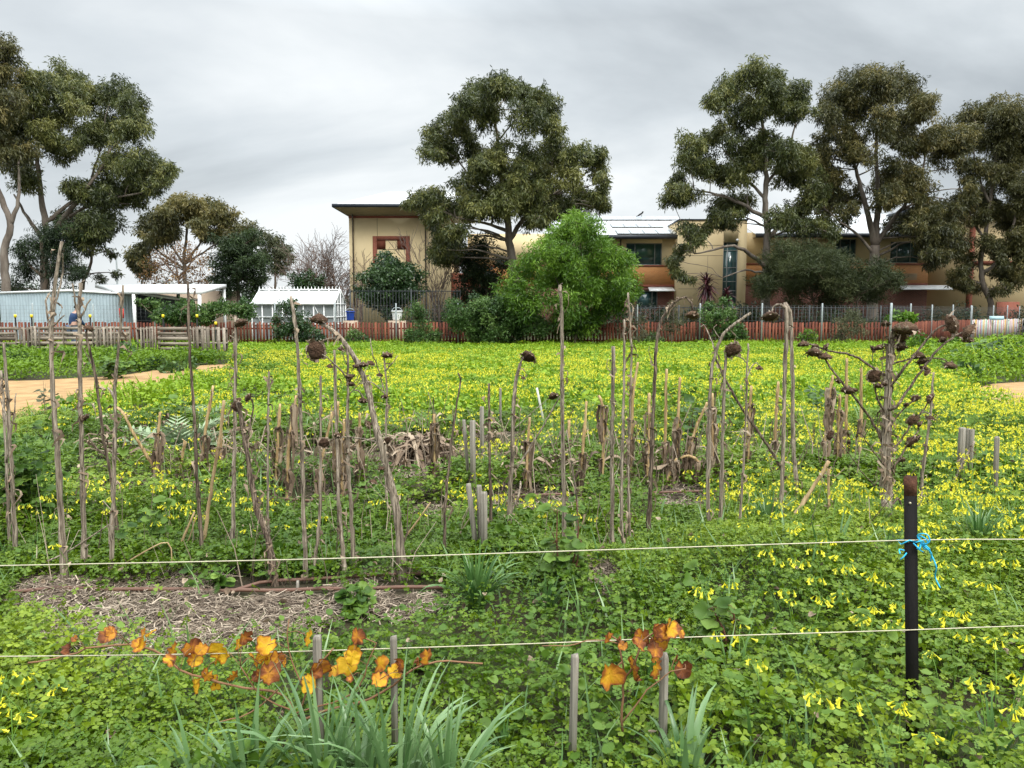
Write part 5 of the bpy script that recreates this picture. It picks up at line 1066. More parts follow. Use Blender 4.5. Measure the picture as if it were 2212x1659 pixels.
SUN=[
('thick grey stalk at the very left edge with two stems together',[(36,1228),(24,1000),(14,820),(8,742)],15,8,g_,(),[([(22,980),(12,900),(0,860)],7)],10),
('leaning grey stalk beside the leftmost thick stalk',[(22,1200),(12,960),(2,800)],11,7,g_,(),[([(14,1000),(30,890),(34,850)],5)],8),
('tallest pale forked stalk near the left edge with broken side twigs',[(141,1264),(128,1050),(118,900),(110,760),(112,690),(120,600),(134,522)],21,9,g_,(),[([(116,690),(124,640),(136,590),(134,548)],6),([(110,740),(104,690),(100,650),(108,632)],7),([(112,700),(140,680)],5)],10),
('straight grey stalk with a three pronged broken top',[(183,1256),(180,1100),(174,900),(172,720),(170,660),(174,612)],17,10,g_,((174,905,8,'l'),(186,903,9,'r')),[([(172,690),(160,640),(156,612)],6),([(172,700),(184,670),(196,645)],6),([(178,880),(196,870),(204,880)],3)],14),
('dark leaning stalk bending toward the head above the pallets',[(262,1190),(250,1120),(240,1030),(225,951),(206,810),(190,740),(186,716)],12,7,d_,((190,712,11,'d'),),[([(232,990),(205,965),(190,940)],6),([(206,812),(190,770),(178,748)],4)],8),
('tall thin grey stalk crossing the path and the pallets',[(240,1254),(244,1100),(249,920),(247,840),(256,751),(266,616)],15,7,g_,(),[([(247,860),(236,838)],8)],9),
('slender dark stalk rising between carport posts',[(438,1215),(430,1100),(424,1000),(420,900),(412,800),(408,700),(406,608)],12,7,d_,(),(),6),
('pale tan bare cane leaning left of the long thin stalk',[(440,1190),(447,1120),(462,1020),(476,938),(484,865)],12,9,t_,(),(),4),
('grey stalk with small ragged head before the red pickets by the pallets',[(503,1224),(504,1100),(507,930),(508,800),(509,684)],13,9,g_,((521,700,13,'r'),(497,738,5,'d')),(),10),
('thick twisted dark stalk on pale base with drooping twin heads',[(594,1262),(580,1170),(553,1092),(534,980),(520,900),(514,870)],22,13,d_,((511,878,11,'c'),(537,860,9,'r'),(516,862,6,'u')),[([(530,960),(545,900),(546,870),(538,856)],6)],22),
('thin short grey stalk right of the twisted thick stalk',[(582,1190),(579,1115),(579,950),(581,802)],9,6,g_,(),(),5),
('tall grey stalk on orange base in front of the greenhouse',[(662,1256),(656,1110),(651,920),(646,830),(641,728),(628,640)],14,9,g_,(),(),6),
('thin bleached stalk right of the tall orange based stalk',[(677,1245),(690,1110),(692,940),(693,812)],10,7,g_,(),[([(694,852),(708,850),(714,862)],3)],8),
('paired grey stalk with plain broken tip left of the many headed stalk',[(746,1254),(733,1100),(727,920),(722,756)],14,8,g_,(),[([(735,1180),(728,1080)],6)],9),
('grey stalk carrying many small black heads on fine twigs',[(765,1252),(758,1110),(751,946),(751,792),(748,740)],14,7,g_,((712,793,7),(754,816,8),(758,832,9),(785,790,9),(768,793,7),(801,786,8),(737,756,8),(784,868,10),(831,859,8),(755,822,6,'r')),[([(751,815),(737,802),(715,780),(697,765)],5),([(751,830),(770,820),(780,795)],3),([(752,800),(744,775),(738,750)],3),([(752,850),(775,830),(790,800),(800,780)],3)],10),
('thickest arching stalk with big brown head drooping toward camera',[(870,1252),(857,1110),(838,1020),(822,959),(795,849),(780,800),(766,771),(737,732),(712,708),(692,698)],30,11,g_,((681,757,21,'c'),(688,694,19,'d'),(837,953,10,'r'),(700,957,11,'c'),(728,942,9,'d'),(824,1014,8,'d'),(806,1043,9,'d'),(793,919,11,'l')),[([(737,734),(722,730),(700,734),(688,742)],7),([(820,955),(780,948),(740,944),(712,950)],5),([(847,1060),(830,1050),(815,1030)],4),([(826,965),(835,950),(838,945)],4)],16),
('upright twig like stalk with curled heads over the yellow field',[(836,1120),(833,1000),(834,900),(836,840),(828,760)],10,5,g_,((836,770,11,'d'),(820,812,7)),[([(836,800),(848,785),(858,768)],4),([(835,860),(818,800),(805,765),(800,730)],4)],6),
('black thin stalk with hooked tip standing alone mid field',[(963,1228),(961,1110),(972,980),(982,902),(990,850),(996,818),(990,806)],11,5,d_,(),(),3),
('short dark reddish stalk before the grouped grey stakes',[(1064,1190),(1060,1100),(1057,950),(1056,828)],10,7,d_,(),(),6),
('grey stalk with single pale nodding head and crossing twig',[(1092,1180),(1100,1110),(1106,980),(1109,895),(1113,831),(1124,785)],18,10,g_,((1140,773,16,'d'),(1130,818,5),(1196,858,11,'d')),[([(1104,1025),(1113,1015),(1164,936),(1209,856)],6),([(1107,930),(1150,890),(1186,860)],3),([(1095,1110),(1120,1070),(1125,1040)],8)],14),
('tallest straight stalk in front of the bright wattle tree',[(1220,1190),(1218,1080),(1215,920),(1214,800),(1213,690),(1210,616)],15,9,g_,(),(),9),
('thin curved dry twig stalk right of the wattle stalk',[(1250,1200),(1246,1080),(1232,980),(1224,930)],8,4,g_,(),(),8),
('plain grey stalk cut off at field height',[(1321,1192),(1323,1110),(1322,997),(1324,869),(1325,748)],13,11,g_,(),[([(1324,800),(1312,795),(1314,775)],3)],6),
('pale based narrow stalk second of three together',[(1349,1206),(1342,1110),(1345,946),(1348,818),(1348,690)],12,6,g_,(),(),8),
('thin stalk topped with curled withered ribbons',[(1360,1195),(1358,1000),(1360,920),(1364,767),(1360,690),(1357,632)],9,6,g_,(),[([(1360,700),(1368,670),(1362,655),(1352,660)],4)],26),
('dark stalk arching over at top to a hanging head',[(1398,1180),(1403,1110),(1408,972),(1414,818),(1418,745),(1426,698),(1446,665),(1470,644),(1482,641),(1494,655),(1496,672)],16,7,d_,((1495,684,14,'d'),),[([(1414,800),(1404,770),(1402,748)],3)],9),
('stalk that bends right into a long bare slanted tip',[(1540,1178),(1530,1110),(1532,946),(1536,818),(1546,762),(1562,722),(1590,698),(1622,676)],14,8,g_,(),[([(1546,760),(1532,724),(1520,700),(1512,706)],4),([(1534,730),(1540,710),(1548,700)],3)],8),
('grey stalk with one shaggy round head beside the bent stalk',[(1556,1178),(1557,1100),(1561,946),(1565,818),(1568,764)],14,9,g_,((1583,757,17,'c'),),[([(1584,748),(1605,775),(1625,812)],4)],12),
('thin stalk with crumpled black hanging leaf at its side',[(1597,1195),(1600,1100),(1610,930),(1613,818),(1616,742)],9,5,g_,((1640,797,8,'d'),),[([(1613,815),(1622,795),(1634,782),(1644,800)],4)],10),
('long slanted dead stalk leaning down to the right',[(1726,1092),(1685,1006),(1635,928),(1607,890),(1574,833),(1543,768)],12,6,d_,(),(),4),
('tall stalk with a looped neck and flat hanging head',[(1686,1168),(1688,1100),(1691,998),(1696,802),(1700,690),(1696,654)],13,11,g_,((1664,687,17,'d'),),[([(1698,668),(1685,657),(1672,662),(1666,678)],7)],7),
('stout grey stalk bent over at the top beside the looped one',[(1725,1120),(1721,1054),(1713,942),(1712,830),(1709,700),(1706,672),(1698,658)],13,11,g_,(),(),6),
('pale straight cane leaning right above the grass clump',[(1692,1172),(1700,1138),(1747,1068),(1791,996)],11,12,t_,(),(),3),
('short bleached broken stem under the leaning cane',[(1790,1158),(1790,1080),(1790,1012)],9,8,t_,(),(),5),
('thin dry stalk just right of the black iron post',[(1984,1110),(1996,998),(2010,886),(2017,804)],11,6,g_,(),(),6),
('short dead stub leaning right beyond the black post',[(2046,1074),(2075,1010),(2105,953)],9,7,g_,(),(),5),
]
for i,(lab,pts,w0,w1,m,heads,br,lf) in enumerate(SUN):
    stalk('dead_stalk',lab,'stalk',pts,w0,w1,m,heads,br,seed=i+3,leaf=lf,lw=.016,LL=.09)
def Q(pts): return [(1592.6+x*.28,690+y*.28) for x,y in pts]
stalk('dead_stalk','biggest many branched stalk with dozens of brown heads by the black post','stalk',Q([(1150,1700),(1150,1500),(1150,1300),(1148,1100),(1150,900),(1160,600),(1168,400),(1180,250),(1205,100),(1250,45),(1300,60)]),34,12,g_,
 [(*Q([(x,y)])[0],r,d) for x,y,r,d in ((1300,90,24,'d'),(1250,130,16,'l'),(1265,225,11,'d'),(1145,40,9,'d'),(1190,180,7,'d'),(850,560,14,'d'),(905,552,7,'d'),(680,300,13,'d'),(590,270,15,'d'),(510,200,11,'d'),(690,215,8,'r'),(600,215,8,'d'),(1640,45,20,'l'),(1800,100,18,'r'),(1780,168,12,'d'),(1585,165,9,'d'),(1360,780,13,'c'),(1500,612,12,'r'),(1415,812,8,'r'),(1375,612,9,'c'),(1350,950,15,'c'),(1395,925,9,'r'),(1640,368,13,'d'),(1400,290,13,'d'),(1430,330,11,'d'),(1470,415,8,'r'),(1440,385,9,'d'),(1060,440,14,'c'),(1090,520,9,'d'),(1130,505,7,'d'),(1040,230,8,'l'),(1095,225,10,'d'),(1490,770,9,'d'),(720,895,11,'c'),(1305,660,6,'d'),(775,480,7,'d'),(1265,1090,9,'d'))],
 [(Q(b),w) for b,w in (([(1140,1010),(1050,800),(920,620),(850,540),(760,430),(700,340),(650,260)],9),([(1150,470),(1060,380),(940,300),(820,260),(700,240),(560,190),(500,190)],8),([(1170,530),(1290,370),(1420,210),(1540,70),(1610,45)],9),([(1165,730),(1220,680),(1300,570),(1420,400),(1560,220),(1700,120),(1790,85)],9),([(1160,1050),(1240,960),(1330,830),(1420,720),(1490,620)],7),([(1160,1210),(1250,1080),(1320,960),(1400,850)],7),([(1210,370),(1290,315),(1400,300),(1500,300),(1600,310),(1650,350)],6),([(1150,750),(1085,620),(1060,520),(1050,460)],7),([(1165,330),(1190,230),(1130,190),(1050,240),(1040,330)],4),([(1155,880),(1220,760),(1300,680),(1370,620)],6),([(1150,1330),(1000,1220),(850,1020),(760,930),(730,900)],4),([(1165,200),(1150,120),(1145,50)],5),([(1150,1150),(1050,1020),(960,880)],5),([(1150,1500),(1240,1380),(1290,1550)],9))],
 seed=77,leaf=60,LL=.10,lw=.018,jit=.18,ws=.84,bs=.72,bm_=m_stalkd)
# loose thin sticks
STK=[('thin grey stick lying diagonally across the left stalks',[(0,1276),(120,1205),(238,1132)],5,g_,4.35),('bent dry grass stem folded over above the mulch',[(222,1268),(290,1205),(362,1172),(372,1232)],4,t_,None),('pair of bleached stems leaning right by the long thin stalk',[(372,1222),(395,1165),(420,1106)],7,t_,None),('fine pale stem leaning beside the bleached stems',[(388,1210),(410,1160),(424,1112)],4,t_,None),('long pale stick lying on the ground behind the thickest arching stalk',[(735,1246),(800,1240),(890,1230),(950,1220)],5,t_,None),('tan stick lying flat left of the grouped stakes',[(985,1130),(1040,1117),(1100,1108)],5,t_,None),('short dry stick poking out right of the thickest arching stalk',[(860,1180),(895,1135),(930,1085)],5,t_,None)]
for i,(lab,pts,w_,m,Y) in enumerate(STK):
    Yb=Y or G(pts[0][0],pts[0][1],.03)[1];lie='lying' in lab and Y is None
    q=[G(u,v,.07) for u,v in pts] if lie else [P(u,v,Yb) for u,v in pts]
    for a in q: a[2]=max(a[2],float(gz(a[0],a[1]))+.01)
    q=spline(q,.06);mb=MB();mb.tube(q,np.linspace(w_/2,w_*.3,len(q))*Yb/FQ,6,jit=.15);single('dry_stick',mb,m,lab,'stick','dry sticks among the stalks',smooth=True)
# ------------------------------------------------------------------ dead corn
CORN=[('short corn stub with a papery hood left of the cardoon leaves',[(340,1058),(340,1000),(342,938),(346,890)],[.55,.8]),
('slanted corn cane crossing behind the tall thin stalk',[(361,1060),(317,984),(289,938),(269,897),(253,880)],[.3]),
('narrow tan corn cane right of the papery hood',[(385,1045),(392,1000),(400,954)],[]),
('corn cane leaning right before the long thin stalk',[(431,1035),(445,925),(461,833)],[.5]),
('brown corn cane behind the pale leaning cane',[(472,1045),(477,960),(479,900)],[.6]),
('orange tipped corn cane second left of the tall greenhouse stalk',[(596,1051),(600,960),(605,872)],[.75,.5]),
('bent corn cane with folded brown sheath near the greenhouse stalk',[(620,1059),(623,972),(631,902),(640,854)],[.7,.95]),
('leaning corn cane just right of the greenhouse stalk',[(684,1056),(700,970),(719,890)],[.4]),
('twin orange corn cane left of the small headed stalk',[(723,1045),(726,960),(730,867)],[.6]),
('corn cane wrapped in dry sheath beside the arching stalk',[(777,1048),(776,980),(777,892)],[.85,.6]),
('corn cane with skirt of drooping leaves right of dead mound',[(938,1010),(938,950),(938,894)],[.75,.9,.6,.8]),
('corn cane with dark torn sheath under the crossing twig',[(1136,1050),(1140,980),(1144,902)],[.7]),
('tall orange corn cane left of the cut off grey stalk',[(1254,1060),(1260,960),(1267,867)],[.5,.2]),
('pair bent corn cane with hanging leaf before the cut off stalk',[(1300,1048),(1303,960),(1302,879),(1293,854)],[.75,.9]),
('short orange corn cane just right of the wattle stalk',[(1229,965),(1229,930),(1229,908)],[.6]),
('fine pointed corn cane between three thin stalks',[(1362,1000),(1366,900),(1368,844),(1378,782)],[.3]),
('corn cane hidden against the arching dark stalk',[(1400,1010),(1402,946),(1402,849)],[.5,.8]),
('thin pale corn cane right of the arching dark stalk',[(1436,1005),(1438,882),(1440,797)],[.2]),
('corn cane with a grey dangling sheath in its middle',[(1461,1010),(1464,920),(1469,815)],[.62,.5]),
('slanting dark corn cane leaning into the bent stalk',[(1480,1010),(1502,928),(1528,869)],[.4,.6]),
('corn cane with black wilted leaves right of the bent stalk',[(1538,1040),(1539,940),(1539,849)],[.85,.6,.7]),
('corn cane leaning beside the thin leafed stalk',[(1614,1020),(1618,920),(1623,833)],[.8]),
('short corn cane left of the tall looped stalk',[(1672,990),(1677,900),(1681,824)],[.3]),
('corn cane draped in long dry leaves left of the biggest stalk',[(1782,1000),(1786,920),(1799,810)],[.75,.9,.6,.8]),
('corn cane right of the leaf draped cane',[(1810,1000),(1812,920),(1814,852)],[.8,.5]),
('tallest corn cane close to the biggest branched stalk',[(1826,980),(1828,880),(1829,774)],[.3]),
('corn cane half hidden behind the biggest stalk branches',[(1858,960),(1860,880),(1860,796)],[.5]),
('low corn stub in mulch below the grey dangling sheath',[(1440,1046),(1452,1010),(1462,990)],[.9,.95,.8]),
('low bent corn cane behind the crouched stub on the right',[(1500,1040),(1510,1000),(1488,985),(1470,990)],[.3,.6]),
('thin corn cane left of the small headed grey stalk',[(740,1055),(741,980),(743,905)],[.8,.5])]
for i,(lab,pts,hs) in enumerate(CORN):
    Yc=G(pts[0][0],max(1044,pts[0][1]),.08)[1]
    if pts[0][1]<1020: Yc=G(pts[0][0],pts[0][1]+28,.08)[1]
    T,path=stalk('corn_stalk',lab,'corn stalk',pts,11,8,m_corn,Y=Yc,group='dead corn stalks of the second row',leaf=2,seed=200+i,jit=.08,lm=m_husk,flare=1.1)
    r_=np.random.default_rng(i+900);n=len(path)
    for h in list(hs)+[.38]:
        mb=MB();p=path[min(n-1,int(h*(n-1)))]
        for _ in range(7):
            a=r_.uniform(0,2*math.pi);o=np.array((math.cos(a),math.sin(a)*.7,0));s0=np.array((-o[1],o[0],0));l=r_.uniform(.14,.36);S=6;V=[];ww0=r_.uniform(.02,.045);tw=r_.uniform(-.5,.5)
            for j in range(S+1):
                t=j/S;c=p+o*(.010+.10*l*math.sin(3*t))+np.array((0,0,.05*math.sin(2.5*t)-l*t*t))+r_.normal(0,.008,3);w_=ww0*(.5+math.sin(math.pi*(.15+.8*t))*.7);s=s0*math.cos(tw*t*3)+o*math.sin(tw*t*3);V+=[c-s*w_/2,c+o*.012*math.sin(9*t),c+s*w_/2]
            mb.add(V,[[(3*j+q,3*j+q+1,3*j+q+4,3*j+q+3) for j in range(S) for q in (0,1)]],r_.random())
        part('husk_foliage',mb,m_husk,T)
# ------------------------------------------------------------------ wooden stakes
STAKES=[('square grey stake behind the upper wire left of the vine leaves',685,1374,2.55,17,0),('square grey stake with split top right of the vine leaves',850,1374,2.56,14,0),('square grey stake in the clover left of the second vine',1242,1412,2.48,17,.01),('square grey stake standing right of the second vine leaves',1435,1412,2.48,17,0),
('leaning slim grey stake of the clustered three',1012,1046,4.55,11,-.06),('flat grey stake in the middle of the clustered three',1035,1048,4.6,11,-.01),('shorter grey stake at the right of the clustered three',1046,1062,4.5,13,.0),
('wide grey stake pair behind the clustered three',1021,908,6.5,12,0),('narrow grey stake tilted left of the wide pair',1002,906,6.6,7,-.04),('grey stake beside the reddish stalk in the field',1041,878,7.4,9,0),('short grey stake standing alone in the far field right of centre',1081,838,10.2,5,0),('white plastic label stake leaning in the yellow field',1160,838,10.4,5,-.12),
('broad grey stake at left of the right hand trio',2079,924,6.6,11,0),('thin grey stake in the middle of the right hand trio',2092,926,6.8,7,0),('grey stake at right of the right hand trio beside dead stub',2100,926,6.7,8,0),('lone grey stake near the right edge among flowers',2154,943,5.9,8,-.01),('tiny split stake in the mulch by the brown pipe',643,1255,4.15,6,.02)]
for i,(lab,u,v,Y,wq,lean) in enumerate(STAKES):
    tp=P(u,v,Y);w_=wq*Y/FQ;b=np.array((tp[0]-lean*tp[2]*2.,Y,float(gz(tp[0],Y))-.1));mb=MB();r_=np.random.default_rng(i)
    white='white' in lab;d=np.array((w_/2,0,0));e=np.array((0,w_*(.45 if not white else .15),0));V=[]
    for q in (b,tp+(0,0,-.012),tp):
        s=1 if q is not tp else .86;V+=[q-d*s-e*s,q+d*s-e*s,q+d*s+e*s,q-d*s+e*s]
    V=np.array(V);V[8:,2]+=r_.normal(0,.003,4);F=[(0,3,2,1),(8,9,10,11)]+[(k*4+j,k*4+(j+1)%4,k*4+4+(j+1)%4,k*4+4+j) for k in range(2) for j in range(4)]
    mb.add(V,[F]);single('wooden_stake' if not white else 'label_stake',mb,m_lime if white else m_woodg,lab,'stake','garden stakes',base=np.array((b[0],Y,max(0,b[2]+.1))))
# ------------------------------------------------------------------ drip pipes
def pipe(label,pts,r,z=.03):
    q=[]
    for u,v in pts:
        g=G(u,v,.09);g[2]=float(gz(g[0],g[1]))+z;q.append(g)
    q=spline(q,.15);q[:,2]=gz(q[:,0],q[:,1])+z+rng.normal(0,.003,len(q));mb=MB();mb.tube(q,r,8);single('drip_pipe',mb,m_pipe,label,'pipe','brown irrigation pipes on the beds',smooth=True)
pipe('long brown drip pipe along the front edge of the mulch bed',[(-40,1284),(120,1272),(300,1270),(520,1268),(700,1266),(860,1266),(960,1268)],.011)
pipe('brown drip pipe behind the stalk bases on the front bed',[(500,1272),(560,1250),(650,1246),(760,1242),(880,1240),(1000,1244)],.010)
pipe('brown drip pipe on the corn row at left',[(90,1084),(250,1078),(420,1072),(560,1064),(700,1066),(790,1072)],.011,.06)
pipe('brown drip pipe on the corn row at centre',[(1120,1062),(1220,1058),(1310,1056),(1400,1058),(1560,1056)],.011,.06)
# ------------------------------------------------------------------ black iron post, twine, wires
Yp=2.66;tp=P(1965,1028,Yp);xp=tp[0]
T=empty('iron_post',(xp,Yp,0),'black tarred iron star post with rusty top on the right','post')
def star(z0,z1,m,name,g=0):
    mb=MB();xb=P(1972,1530,Yp)[0]
    prof=[(-.0225,-.002),(-.004,-.004),(-.003,.020),(.003,.020),(.004,-.004),(.0225,-.002),(.0225,-.007),(.003,-.010),(-.003,-.010),(-.0225,-.007)]
    n=len(prof);V=[]
    for z in (z0,z1):
        xo=xp+(xb-xp)*(tp[2]-z)/(tp[2]-.1)
        V+=[(xo+a*(1+g),Yp+b*(1+g),z) for a,b in prof]
    mb.add(V,[[(i,(i+1)%n,n+(i+1)%n,n+i) for i in range(n)],[tuple(range(n))[::-1],tuple(range(n,2*n))]]);part(name,mb,m,T)
star(-.2,tp[2]-.07,m_black,'shaft');star(tp[2]-.0699,tp[2],m_rust,'rusty_top')
for z in (P(1965,1167,Yp)[2],P(1965,1361,Yp)[2],P(1965,1085,Yp)[2]): 
    mb=MB();mb.tube([(xp+.0,Yp-.014,z),(xp+.0,Yp-.009,z)],.004,8);part('wire_hole',mb,m_wire,T)
def wire(label,pts,ends):
    q=[np.array(p) for p in pts];q=spline(q,.12);mb=MB();mb.tube(q,.0021,6);single('fence_wire',mb,m_wire,label,'wire','straight garden fence wires',smooth=True)
wire('upper pale wire stretched across above the mulch bed',[P(-250,1226,2.44),P(0,1222,2.48),P(700,1207,2.54),P(1300,1188,2.60),P(1960,1167,2.645),P(2212,1165,2.65),P(2500,1160,2.66)],0)
wire('lower pale wire running just above the autumn vine leaves',[P(-250,1416,2.46),P(0,1418,2.50),P(500,1411,2.54),P(1106,1392,2.59),P(1500,1376,2.62),P(1960,1361,2.645),P(2212,1352,2.65),P(2500,1346,2.66)],0)
def CQ(pts,Y): return [P(1592.6+x*.28,1061.8+y*.28,Y) for x,y in pts]
mb=MB()
for pts in ([(1360,385),(1400,370),(1440,390),(1420,410)],[(1420,400),(1395,345),(1420,318),(1455,330),(1460,375),(1425,405)],[(1425,400),(1430,355),(1450,365),(1450,400),(1420,408)],[(1420,400),(1380,425),(1355,395)],[(1425,405),(1395,440),(1372,430)],[(1430,405),(1455,450),(1475,440),(1460,420)],[(1425,405),(1475,425),(1495,480),(1505,560),(1530,660),(1545,730)],[(1420,405),(1450,430),(1488,470),(1500,545)],[(1290,455),(1265,455),(1240,470)],[(1300,470),(1270,495),(1250,520)],[(1425,405),(1405,445),(1440,470)]):
    q=CQ(pts,Yp-.025);q=[a+np.array((0,rng.normal(0,.008),0)) for a in q];q=spline(q,.008);mb.tube(q,.0024,6)
mb.tube([*[(xp+a,Yp+b,P(1965,1170,Yp)[2]+c) for a,b,c in ((-.026,-.015,-.005),(0,-.018,.01),(.026,-.013,.005),(.024,.02,0),(-.024,.02,0),(-.026,-.015,-.005))]],.0024,6)
single('twine_bow',mb,m_twine,'bright blue twine tied in a bow round the black post','twine',smooth=True)
# ------------------------------------------------------------------ autumn grapevines
def vineleaf(r_,r):
    k=22;V=[(0,0,0)];cup=r_.uniform(-.35,.5);fold=r_.uniform(-.3,1.3)
    for i in range(k):
        a=2*math.pi*i/k;lob=1+.05*math.cos(5*a)+.05*math.cos(11*a+1)+r_.normal(0,.07);lob*=(.55 if i==0 else 1)
        x=lob*math.sin(a);y=-lob*math.cos(a);V.append((x,y,cup*(x*x+y*y)*.7+fold*abs(x)*.8+r_.normal(0,.13)))
    mid=[]
    for i in range(k):
        v=np.array(V[1+i]);mid.append(tuple(v*.80+np.array((0,0,r_.normal(0,.06)-.1*fold))))
    V=V+mid;F3=[(0,k+1+(i+1)%k,k+1+i) for i in range(k)];F4=[(1+i,k+1+i,k+1+(i+1)%k,1+(i+1)%k) for i in range(k)]
    V=np.array(V)*r
    vein=np.array([.22 if math.cos(5*2*math.pi*i/k)>.6 else 0 for i in range(k)])
    edge=np.concatenate([[.75],np.full(k,.0),np.clip(.78+np.cumsum(r_.normal(0,.16,k)),.15,.95)-vein])
    return V,[F3,F4],edge
def vine(label,Y,base,canes,lvs,seed):
    r_=np.random.default_rng(seed);b=P(*base,Y);b[2]=float(gz(b[0],Y));T=empty('grape_vine',b,label,'vine');AP=[]
    for pts,w_ in canes:
        q=spline([P(u,v,Y+r_.normal(0,.02)) for u,v in pts],.04);q[:,2]=np.maximum(q[:,2],gz(q[:,0],q[:,1])+.0);q[1:]+=r_.normal(0,.002,(len(q)-1,3));mb=MB();mb.tube(q,np.linspace(w_/2,w_*.35,len(q))*Y/FQ,6,jit=.1);part('cane',mb,m_cane,T,True);AP.append(q)
    AP=np.concatenate(AP)
    for u,v,rq,tn in lvs:
        c=P(u,v,Y+r_.uniform(-.08,.04));r=rq*Y/FQ*1.1;V,F,e=vineleaf(r_,r)
        d=normal(np.array((r_.normal(0,.75),-.65+r_.normal(0,.35),r_.uniform(-.3,.8))));up=normal(np.array((r_.normal(0,.5),r_.normal(0,.2),-1)));x=normal(np.cross(up,d));up=np.cross(d,x);Rm=np.stack([x,up,d],1)
        mb=MB();tt=np.clip(e*.8+(tn-.5)*1.0+.10+r_.normal(0,.09,len(e)),0,1);mb.add(V@Rm.T+c,F,tt);lf=part('leaf',mb,m_autumn,T)
        a=AP[np.linalg.norm(AP-c,axis=1).argmin()]
        mb=MB();s_=c-up*r*.05;mb.tube(spline([a,(a+s_)/2+np.array((0,-.01,.02)),s_],.02),.0013,4);part('leaf_stalk',mb,m_cane,T)
Y1=2.52
C5=lambda L:[(x*.256,1061.8+y*.256) for x,y in L];C6=lambda L:[(530.9+x*.256,1061.8+y*.256) for x,y in L];C7=lambda L:[(1061.8+x*.256,1061.8+y*.256) for x,y in L]
lv=[(905,1210,17,.2),(940,1180,12,.1),(1210,1230,20,.7),(1270,1190,12,.6),(1190,1300,15,.75),(580,1325,13,-.1),(630,1240,7,0),(1460,1350,20,.65),(1430,1420,14,.6),(1620,1320,20,.35),(1640,1420,15,.5),(1700,1330,14,.2),(1870,1330,24,.7),(1830,1420,12,.6),(2060,1230,16,.35),(2010,1290,12,.4),(2150,1420,17,.3),(1740,1550,14,.2),(1970,1565,13,.15),(1840,1580,10,.6),(1640,1640,18,.75),(2200,1390,13,.3),(1820,1640,10,.7)]
L1=[(*C5([(x,y)])[0],r,t) for x,y,r,t in lv]+[(*C6([(x,y)])[0],r,t) for x,y,r,t in ((180,1300,20,.55),(170,1410,18,.35),(270,1400,15,.25),(200,1530,22,.1),(120,1550,13,.1),(530,1230,16,.8),(640,1480,22,.05),(575,1530,14,.1),(760,1500,17,.8),(870,1440,24,.8),(945,1225,17,.1),(930,1340,16,.5),(900,1400,17,.75),(1130,1450,18,.75),(1130,1590,18,.4),(1250,1520,16,.55),(1330,1460,15,.3),(1535,1390,18,.3),(1460,1430,9,.1),(540,1620,20,.85),(880,1580,8,.4),(330,1440,11,.3))]
vine('long low grapevine with yellow and rust leaves below the mulch bed',Y1,(640,1530),[([(640,1560),(610,1500),(500,1480),(392,1448),(358,1418),(302,1394),(256,1393),(184,1402),(143,1418),(60,1432)],6),([(640,1560),(660,1500),(680,1450),(720,1400)],5),([(640,1560),(720,1530),(800,1510),(851,1479),(889,1446),(928,1433),(966,1430),(1045,1433)],6),([(660,1500),(622,1400),(625,1340)],4),([(640,1540),(560,1500),(520,1440)],4),([(640,1540),(760,1500),(800,1420),(812,1390),(780,1375)],4),([(600,1490),(540,1540),(470,1560)],4)],L1,31)
lv=[(980,1230,12,.15),(1085,1260,11,.1),(1110,1300,10,.2),(1265,1225,22,.3),(1240,1290,16,.2),(1430,1190,20,.3),(1500,1150,20,.5),(1590,1180,14,.4),(1380,1330,18,.3),(1480,1280,17,.45),(1400,1260,15,.4),(995,1540,26,.55),(1190,1490,25,.35),(1390,1500,19,.6),(1615,1500,19,.15),(1555,1400,9,.1),(1480,1180,16,.2),(1370,1400,10,.2),(1540,1140,12,.5)]
vine('small upright grapevine with crisp brown and yellow leaves on right of centre',2.46,(1330,1560),[([(1345,1580),(1346,1486),(1343,1420),(1335,1385),(1320,1375)],6),([(1346,1480),(1370,1430),(1385,1390),(1420,1360),(1450,1350)],5),([(1345,1560),(1400,1490),(1450,1450),(1480,1445)],4),([(1343,1430),(1300,1470),(1318,1455)],3),([(1335,1390),(1287,1382),(1245,1391),(1170,1396)],3)],[(*C7([(x,y)])[0],r,t) for x,y,r,t in lv],32)
# ------------------------------------------------------------------ grass clumps
def tuft(label,u,v,hq,n,spread,seed,wq=9,m=None,lean=0,zb=.03,name='grass_clump',cat='grass clump',bend=.9):
    r_=np.random.default_rng(seed);b=G(u,v,zb);Y=b[1];k=Y/FQ;mb=MB();b[2]=float(gz(b[0],Y));H=hq*k
    for _ in range(n):
        a=r_.uniform(0,2*math.pi);o=np.array((math.cos(a),math.sin(a),0));s=np.array((-o[1],o[0],0));l=H*r_.uniform(.55,1.25);sp=spread*r_.uniform(.1,1.);p=b+o*r_.uniform(0,.05)*H*2+np.array((0,0,-.01));w_=wq*k*r_.uniform(.6,1.2);V=[];S=7;e0=r_.uniform(.1,.5)
        q=p.copy();el=math.pi/2-e0*sp
        for j in range(S+1):
            t=j/S;ww=w_*(.75+.4*t if t<.4 else (1-((t-.4)/.6)**1.7)*.95)+.0006;tw=.5*math.sin(a*3)*t;ss=s*math.cos(tw)+np.array((0,0,1))*math.sin(tw);V+=[q-ss*ww/2,q+np.cross(ss,o)*ww*.12-np.array((0,0,ww*.10)),q+ss*ww/2]
            q=q+(o*math.cos(el)+np.array((lean,0,0))*.3+np.array((0,0,math.sin(el))))*l/S;el-=bend*sp*r_.uniform(.2,.55)*(.4+t*1.2)
        mb.add(V,[[(3*j+c,3*j+c+1,3*j+c+4,3*j+c+3) for j in range(S) for c in (0,1)]],np.clip(.45+r_.normal(0,.2),0,1))
    single(name,mb,m or m_grass,label,cat,'long leaved grass clumps',smooth=True)
